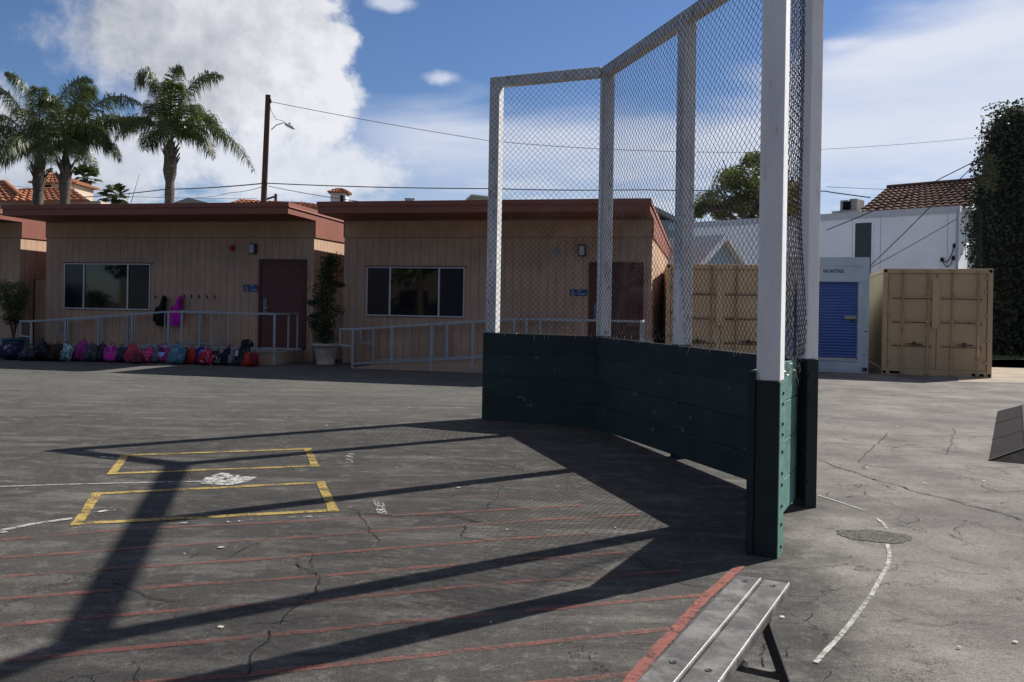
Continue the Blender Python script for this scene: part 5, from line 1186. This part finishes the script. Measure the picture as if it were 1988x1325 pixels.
def fan_palm(px, py_c, D, R, label, seed, n=20):
    rr = random.Random(seed); k = D/1650; cr = at(px, py_c, D); base = Vector((cr.x, cr.y, 0)); t_ = thing('fan_palm', base, label, 'palm tree', 'small distant fan palms')
    m = MB(); m.tube([base, cr], [.25, .2], 8); m.build('trunk', MPT, t_, smooth=True)
    m = MB(); RR = R*k
    for i in range(n):
        a = 2*math.pi*i/n+rr.uniform(-.3, .3); e = rr.uniform(-.55, 1.25); d = Vector((math.cos(a)*math.cos(e), math.sin(a)*math.cos(e), math.sin(e))); c_ = cr+d*RR*.5
        m.tube([cr, c_], .02, 3, False); sd = d.cross(ZD).normalized() if abs(d.z) < .95 else Vector((1, 0, 0)); u2 = sd.cross(d).normalized()
        for j in range(15):
            th = -1.7+3.4*j/14; dd = (d*math.cos(th)+sd*math.sin(th)).normalized(); l = RR*.62*rr.uniform(.8, 1.1)*(1 if abs(th) < 1.2 else .8); tip = c_+dd*l-ZD*l*.22; mid = c_+dd*l*.6; w = sd*.09*math.cos(th)-d*.09*math.sin(th)
            m.add([c_, mid-w, tip, mid+w], [(0, 1, 2, 3)])
    m.build('crown', MFF, t_)
fan_palm(166, 347, 62, 31, 'small fan palm with a visible trunk between the feathery palms', 5)
fan_palm(222, 382, 58, 30, 'low fan palm whose crown tops the classroom roof, left of the tall palm', 6)
fan_palm(95, 338, 75, 14, 'tiny far fan palm crown above the tiled tower', 8, 12)
an_ = thing('whip_antenna', at(258, 600, 50), 'thin leaning whip antenna above the left classroom roof', 'antenna'); an_.location.z = 0
m = MB(); a, b_ = at(255, 392, 50), at(271, 338, 50); m.tube([a-(b_-a)*2, a, b_], [.025, .02, .008], 4); m.tube([at(247, 392, 50), at(252, 372, 50)], .012, 4); m.build('rod', MBLK, an_)
# ------------------------------------------------------------------ broad tree behind the white building
rr = random.Random(31)
D_ = 52; tb = at(1470, 430, D_); base = Vector((tb.x, tb.y, 0))
tr = thing('broad_tree', base, 'broad green tree rising behind the white building, seen through the mesh', 'tree')
def lm(px, py, dd=0): return at(px, py, D_+dd)
m = MB(); st_ = lm(1462, 440)
m.tube([base, st_], [.45, .32], 10)
tips = [(1365, 405), (1392, 380), (1410, 340), (1440, 330), (1475, 310), (1500, 345), (1520, 380), (1545, 400), (1430, 400), (1485, 390), (1460, 360), (1540, 350)]
for tx, ty in tips:
    e = lm(tx, ty, rr.uniform(-2, 2)); mid = st_.lerp(e, .5)+Vector((rr.uniform(-.4, .4), 0, rr.uniform(.2, .6))); m.tube([st_-ZD*.3, mid, e], [.2, .11, .03], 6)
    for _ in range(3):
        e2 = e+Vector((rr.uniform(-1.2, 1.2), rr.uniform(-1, 1), rr.uniform(-.3, 1.0))); m.tube([mid.lerp(e, .5), e2], [.06, .02], 4)
m.build('trunk', MBARK, tr)
MTR = leaf_mat('tree_leaves', (0.062, 0.082, 0.024), (0.20, 0.205, 0.055), .7, .55, .35)
cs = []
for cx, cy, r in ((1375, 398, .75), (1362, 412, .55), (1395, 385, .85), (1400, 410, .7), (1412, 352, .8), (1428, 372, .8), (1432, 330, .8), (1452, 350, .9), (1470, 318, .85), (1455, 306, .55), (1490, 340, 1.0), (1475, 375, .9), (1510, 365, .9), (1530, 390, .8), (1540, 360, .7), (1440, 400, .75), (1475, 408, .8), (1515, 330, .7), (1550, 405, .6), (1418, 398, .5), (1355, 405, .35), (1500, 312, .6), (1450, 385, .6)):
    for _ in range(3):
        j = rr.uniform(.5, .85); cs.append((lm(cx, cy, rr.uniform(-2.2, 2.2))+Vector((rr.uniform(-.5, .5)*r, 0, rr.uniform(-.5, .5)*r)), (r*j*1.2, r*j*1.2, r*j)))
m = MB(); leaf_cloud(m, cs, 21000, .22, rr, .35); m.build('crown', MTR, tr)
# ------------------------------------------------------------------ ivy-clad mass at the right edge
rr = random.Random(41); D_ = 28.5
MIV = leaf_mat('ivy_leaves', (0.011, 0.018, 0.008), (0.035, 0.045, 0.020), .9, .5, .15)
prof = [(0, 1952), (1.6, 1948), (3.0, 1940), (4.0, 1932), (5.2, 1930), (6.0, 1938), (6.8, 1944), (7.4, 1950), (7.9, 1955), (8.25, 1966), (8.5, 1978), (9.2, 1988)]
ib = at(1985, 600, D_+1); iv = thing('ivy_clad_tree', (ib.x, ib.y, 0), 'tall dark ivy-covered trunk mass at the right edge of the lot', 'tree')
def lx_at(z):
    for (z0, p0), (z1, p1) in zip(prof, prof[1:]):
        if z <= z1: return p0+(p1-p0)*(z-z0)/(z1-z0)
    return 1966
ctrx = at(2025, 400, D_).x
m = MB(); n = 24; nz_ = 30; o = 0
for i in range(nz_+1):
    z = 8.55*i/nz_; xl = at(lx_at(z), 400, D_).x+.15; rx = max(.25, ctrx-xl); 
    if z > 8.3: rx *= .8
    for j in range(n):
        a = 2*math.pi*j/n; q = 1+.12*noise.noise(Vector((math.cos(a)*2.2, math.sin(a)*2.2, z*1.1))); m.v.append(Vector((ctrx+math.cos(a)*rx*q, D_+1+math.sin(a)*min(rx, 1.6)*q, z)))
for i in range(nz_):
    for j in range(n): m.f.append((i*n+j, i*n+(j+1) % n, (i+1)*n+(j+1) % n, (i+1)*n+j))
m.f.append(tuple(nz_*n+j for j in range(n))); m.build('trunk', mat('ivy_core', (0.014, 0.016, 0.010), .95, .3, 2, .8, .05), iv, smooth=True)
core = list(m.v); m = MB()
for _ in range(17000):
    p = core[rr.randrange(len(core))]; 
    if p.y > D_+2.2: continue
    c_ = Vector((ctrx, D_+1, p.z)); d = (p-c_).normalized(); q = p+d*rr.uniform(-.05, .28)+Vector((rr.uniform(-.25, .25), rr.uniform(-.2, .2), rr.uniform(-.25, .25)))
    a = (Vector((rr.uniform(-1, 1), rr.uniform(-.6, .2), rr.uniform(-1.2, .2)))+d*.3).normalized(); b_ = a.cross(d+Vector((rr.uniform(-.5, .5), 0, rr.uniform(-.5, .5)))).normalized(); L = rr.uniform(.07, .15)
    m.add([q, q+a*L*.45-b_*L*.42, q+a*L, q+a*L*.45+b_*L*.42], [(0, 1, 2, 3)])
m.build('ivy', MIV, iv)
m = MB(); lv = MB()
for (a, c_, e) in (((1955, 200), (1930, 195), (1905, 213)), ((1945, 215), (1925, 222), (1905, 226)), ((1935, 240), (1922, 255), (1908, 268)), ((1950, 198), (1925, 208), (1912, 216)), ((1925, 275), (1912, 285), (1904, 300)), ((1932, 232), (1918, 245), (1906, 252))):
    pts = [at(a[0]*(1-f)**2+2*f*(1-f)*c_[0]+f*f*e[0], a[1]*(1-f)**2+2*f*(1-f)*c_[1]+f*f*e[1], D_) for f in [k/12 for k in range(13)]]
    m.tube(pts, .008, 3, False)
    for p in pts:
        for _ in range(2):
            v = Vector((rr.uniform(-1, 1), rr.uniform(-1, 1), rr.uniform(-1, 1))).normalized()*.07; w = v.cross(ZD).normalized()*.03; lv.add([p, p+v*.5-w, p+v, p+v*.5+w], [(0, 1, 2, 3)])
o = m.build('tendrils', MBARK, iv); lv.build('tendril_leaves', MIV, o)
cs = [(at(1922, 325, D_-.3), (.3, .3, .5)), (at(1915, 310, D_-.3), (.2, .2, .3)), (at(1912, 342, D_-.3), (.25, .2, .35)), (at(1924, 350, D_-.2), (.3, .2, .45))]
m = MB(); leaf_cloud(m, cs, 900, .10, rr, .4); m.build('pale_side_branch', leaf_mat('pale_leaves', (0.09, 0.10, 0.06), (0.20, 0.20, 0.12), 2, .6, .3), iv)
# sparse ivy creeping on the white side wall
m = MB()
for _ in range(420):
    px = 1898-abs(rr.gauss(0, 9)); py = rr.uniform(410, 520); q = at(px+6, py, 27.2+rr.uniform(0, .3)); v = Vector((rr.uniform(-1, 1), rr.uniform(-.3, .3), rr.uniform(-1, 1))).normalized()*.10; w = v.cross(Vector((0, 1, 0))).normalized()*.045
    m.add([q, q+v*.5-w, q+v, q+v*.5+w], [(0, 1, 2, 3)])
m.build('creeping_ivy', MIV, iv)
# grass at its foot
m = MB(); ga, gb = G(1880, 698), G(2100, 698); gc = G(1880, 684)
for _ in range(7000):
    p = Vector((rr.uniform(ga.x-.5, ga.x+9), rr.uniform(ga.y-.1, ga.y+5.5), .008)); h = rr.uniform(.03, .08); v = Vector((rr.uniform(-.03, .03), rr.uniform(-.03, .03), h)); w = Vector((rr.uniform(-1, 1), rr.uniform(-1, 1), 0)).normalized()*.012
    m.add([p-w, p+w, p+v], [(0, 1, 2)])
tag(m.build('lawn', leaf_mat('lawn_grass', (0.12, 0.19, 0.07), (0.17, 0.23, 0.09), 2, .6, .2)), 'narrow strip of green lawn below the ivy', 'grass', kind='stuff')
# street tree on the camera side, seen only in the window glass
rr = random.Random(51); base = Vector((-4.2, -11, 0)); t_ = thing('street_tree', base, 'leafy street tree mirrored in the right classroom window', 'tree')
m = MB(); m.tube([base, base+ZD*2, base+Vector((.3, 0, 3.6))], [.18, .14, .06], 8); m.build('trunk', MBARK, t_)
m = MB(); leaf_cloud(m, [(base+Vector((rr.uniform(-1.3, 1.3), rr.uniform(-1, 1), 3.4+rr.uniform(-1, 1.3))), (.6, .6, .5)) for _ in range(16)], 2500, .18, rr, .4); m.build('crown', MTR, t_)

# unseen blocks added on the camera side to shade the low sky
for i, (x0, x1, y0, h, lab) in enumerate(((-60, -14, -20, 7, 'long school wing behind the camera, far left'), (2.5, 60, -20, 7.5, 'long school wing behind the camera, right'), (-52, -44, 30, 6, 'school wing closing the lot on the far left'))):
    sw = thing('school_wing', ((x0+x1)/2, y0-3, 0), lab, 'building')
    m = MB(); m.wbox(x0, x1, y0-6, y0, 0, h); m.build('wall', mat('wing_stucco', (0.17, 0.15, 0.13), .85, .1), sw)
    m = MB(); m.wbox(x0-.4, x1+.4, y0-6.4, y0+.4, h, h+.3); m.build('roof', MFAS, sw)
    x = x0+1.5
    while x < x1-2: m = MB(); m.wbox(x, x+2.6, y0, y0+.04, 1, 2.4); m.build('window', MATS['window_glass'], sw); x += 5
rr = random.Random(61)
for i, (x, y) in enumerate(((-37, -2), (-17, -14), (-10, -15.5), (5, -14), (12, -15), (19, -14), (27, -15), (-23, -14))):  # added trees, they block low sky and fill the window reflections
    base = Vector((x, y, 0)); t_ = thing('street_tree', base, ['dense tree standing alone beyond the left edge of the lot', 'dense tree before the left wing', 'dense tree by the cream house', 'dense tree right of the cream house', 'dense tree before the right wing', 'dense tree midway along the right wing', 'dense tree at the right end behind the camera', 'dense tree between the left wing pair, mirrored in the right window'][i], 'tree')
    m = MB(); m.tube([base, base+ZD*3, base+Vector((.3, 0, 5))], [.3, .22, .1], 8); m.build('trunk', MBARK, t_)
    m = MB(); leaf_cloud(m, [(base+Vector((rr.uniform(-2.4, 2.4), rr.uniform(-1.5, 1.5), 6+rr.uniform(-2.6, 3.4))), (1.3, 1.2, 1.1)) for _ in range(22)], 3000, .5, rr, .6); m.build('crown', MTR, t_)

for i, (x, y, h) in enumerate(((-29, 3, 1.7), (-36, -7, 2.6), (-44, -3, 2.1))):  # shrubs added out of view to break up the window reflections
    base = Vector((x, y, 0)); t_ = thing('hedge', base, ['low hedge beyond the left edge of the lot, nearest the classrooms', 'tallest hedge clump before the far school wing', 'hedge clump farthest left beyond the lot'][i], 'hedge')
    m = MB(); m.tube([base, base+ZD*h*.6], [.12, .05], 6); m.build('stem', MBARK, t_)
    m = MB(); leaf_cloud(m, [(base+Vector((rr.uniform(-2, 2), rr.uniform(-1, 1), h*rr.uniform(.2, .75))), (.8, .6, h*.3)) for _ in range(12)], 1500, .25, rr, .5); m.build('foliage', MTR, t_)
for i, (x, y, w, h) in enumerate(((-32, -1, 3.2, 1.3), (-40, -9, 2.6, 1.9), (-27, -2, 1.6, 1.1))):  # unseen white walls added as pale shapes in the window reflections
    t_ = thing('garden_wall', (x, y, 0), ['long low white garden wall beyond the left edge of the lot', 'taller white garden wall before the far school wing', 'short white garden wall nearest the lot'][i], 'wall')
    m = MB(); m.box(Vector((x, y, 0)), Vector((.75, -.66, 0)), Vector((.66, .75, 0)), ZD, -w/2, w/2, -.1, .1, 0, h); m.build('wall', MWALL, t_)
    m = MB(); m.box(Vector((x, y, 0)), Vector((.75, -.66, 0)), Vector((.66, .75, 0)), ZD, -w/2-.05, w/2+.05, -.15, .15, h, h+.08); m.build('coping', MATS['trim_grey'], t_)
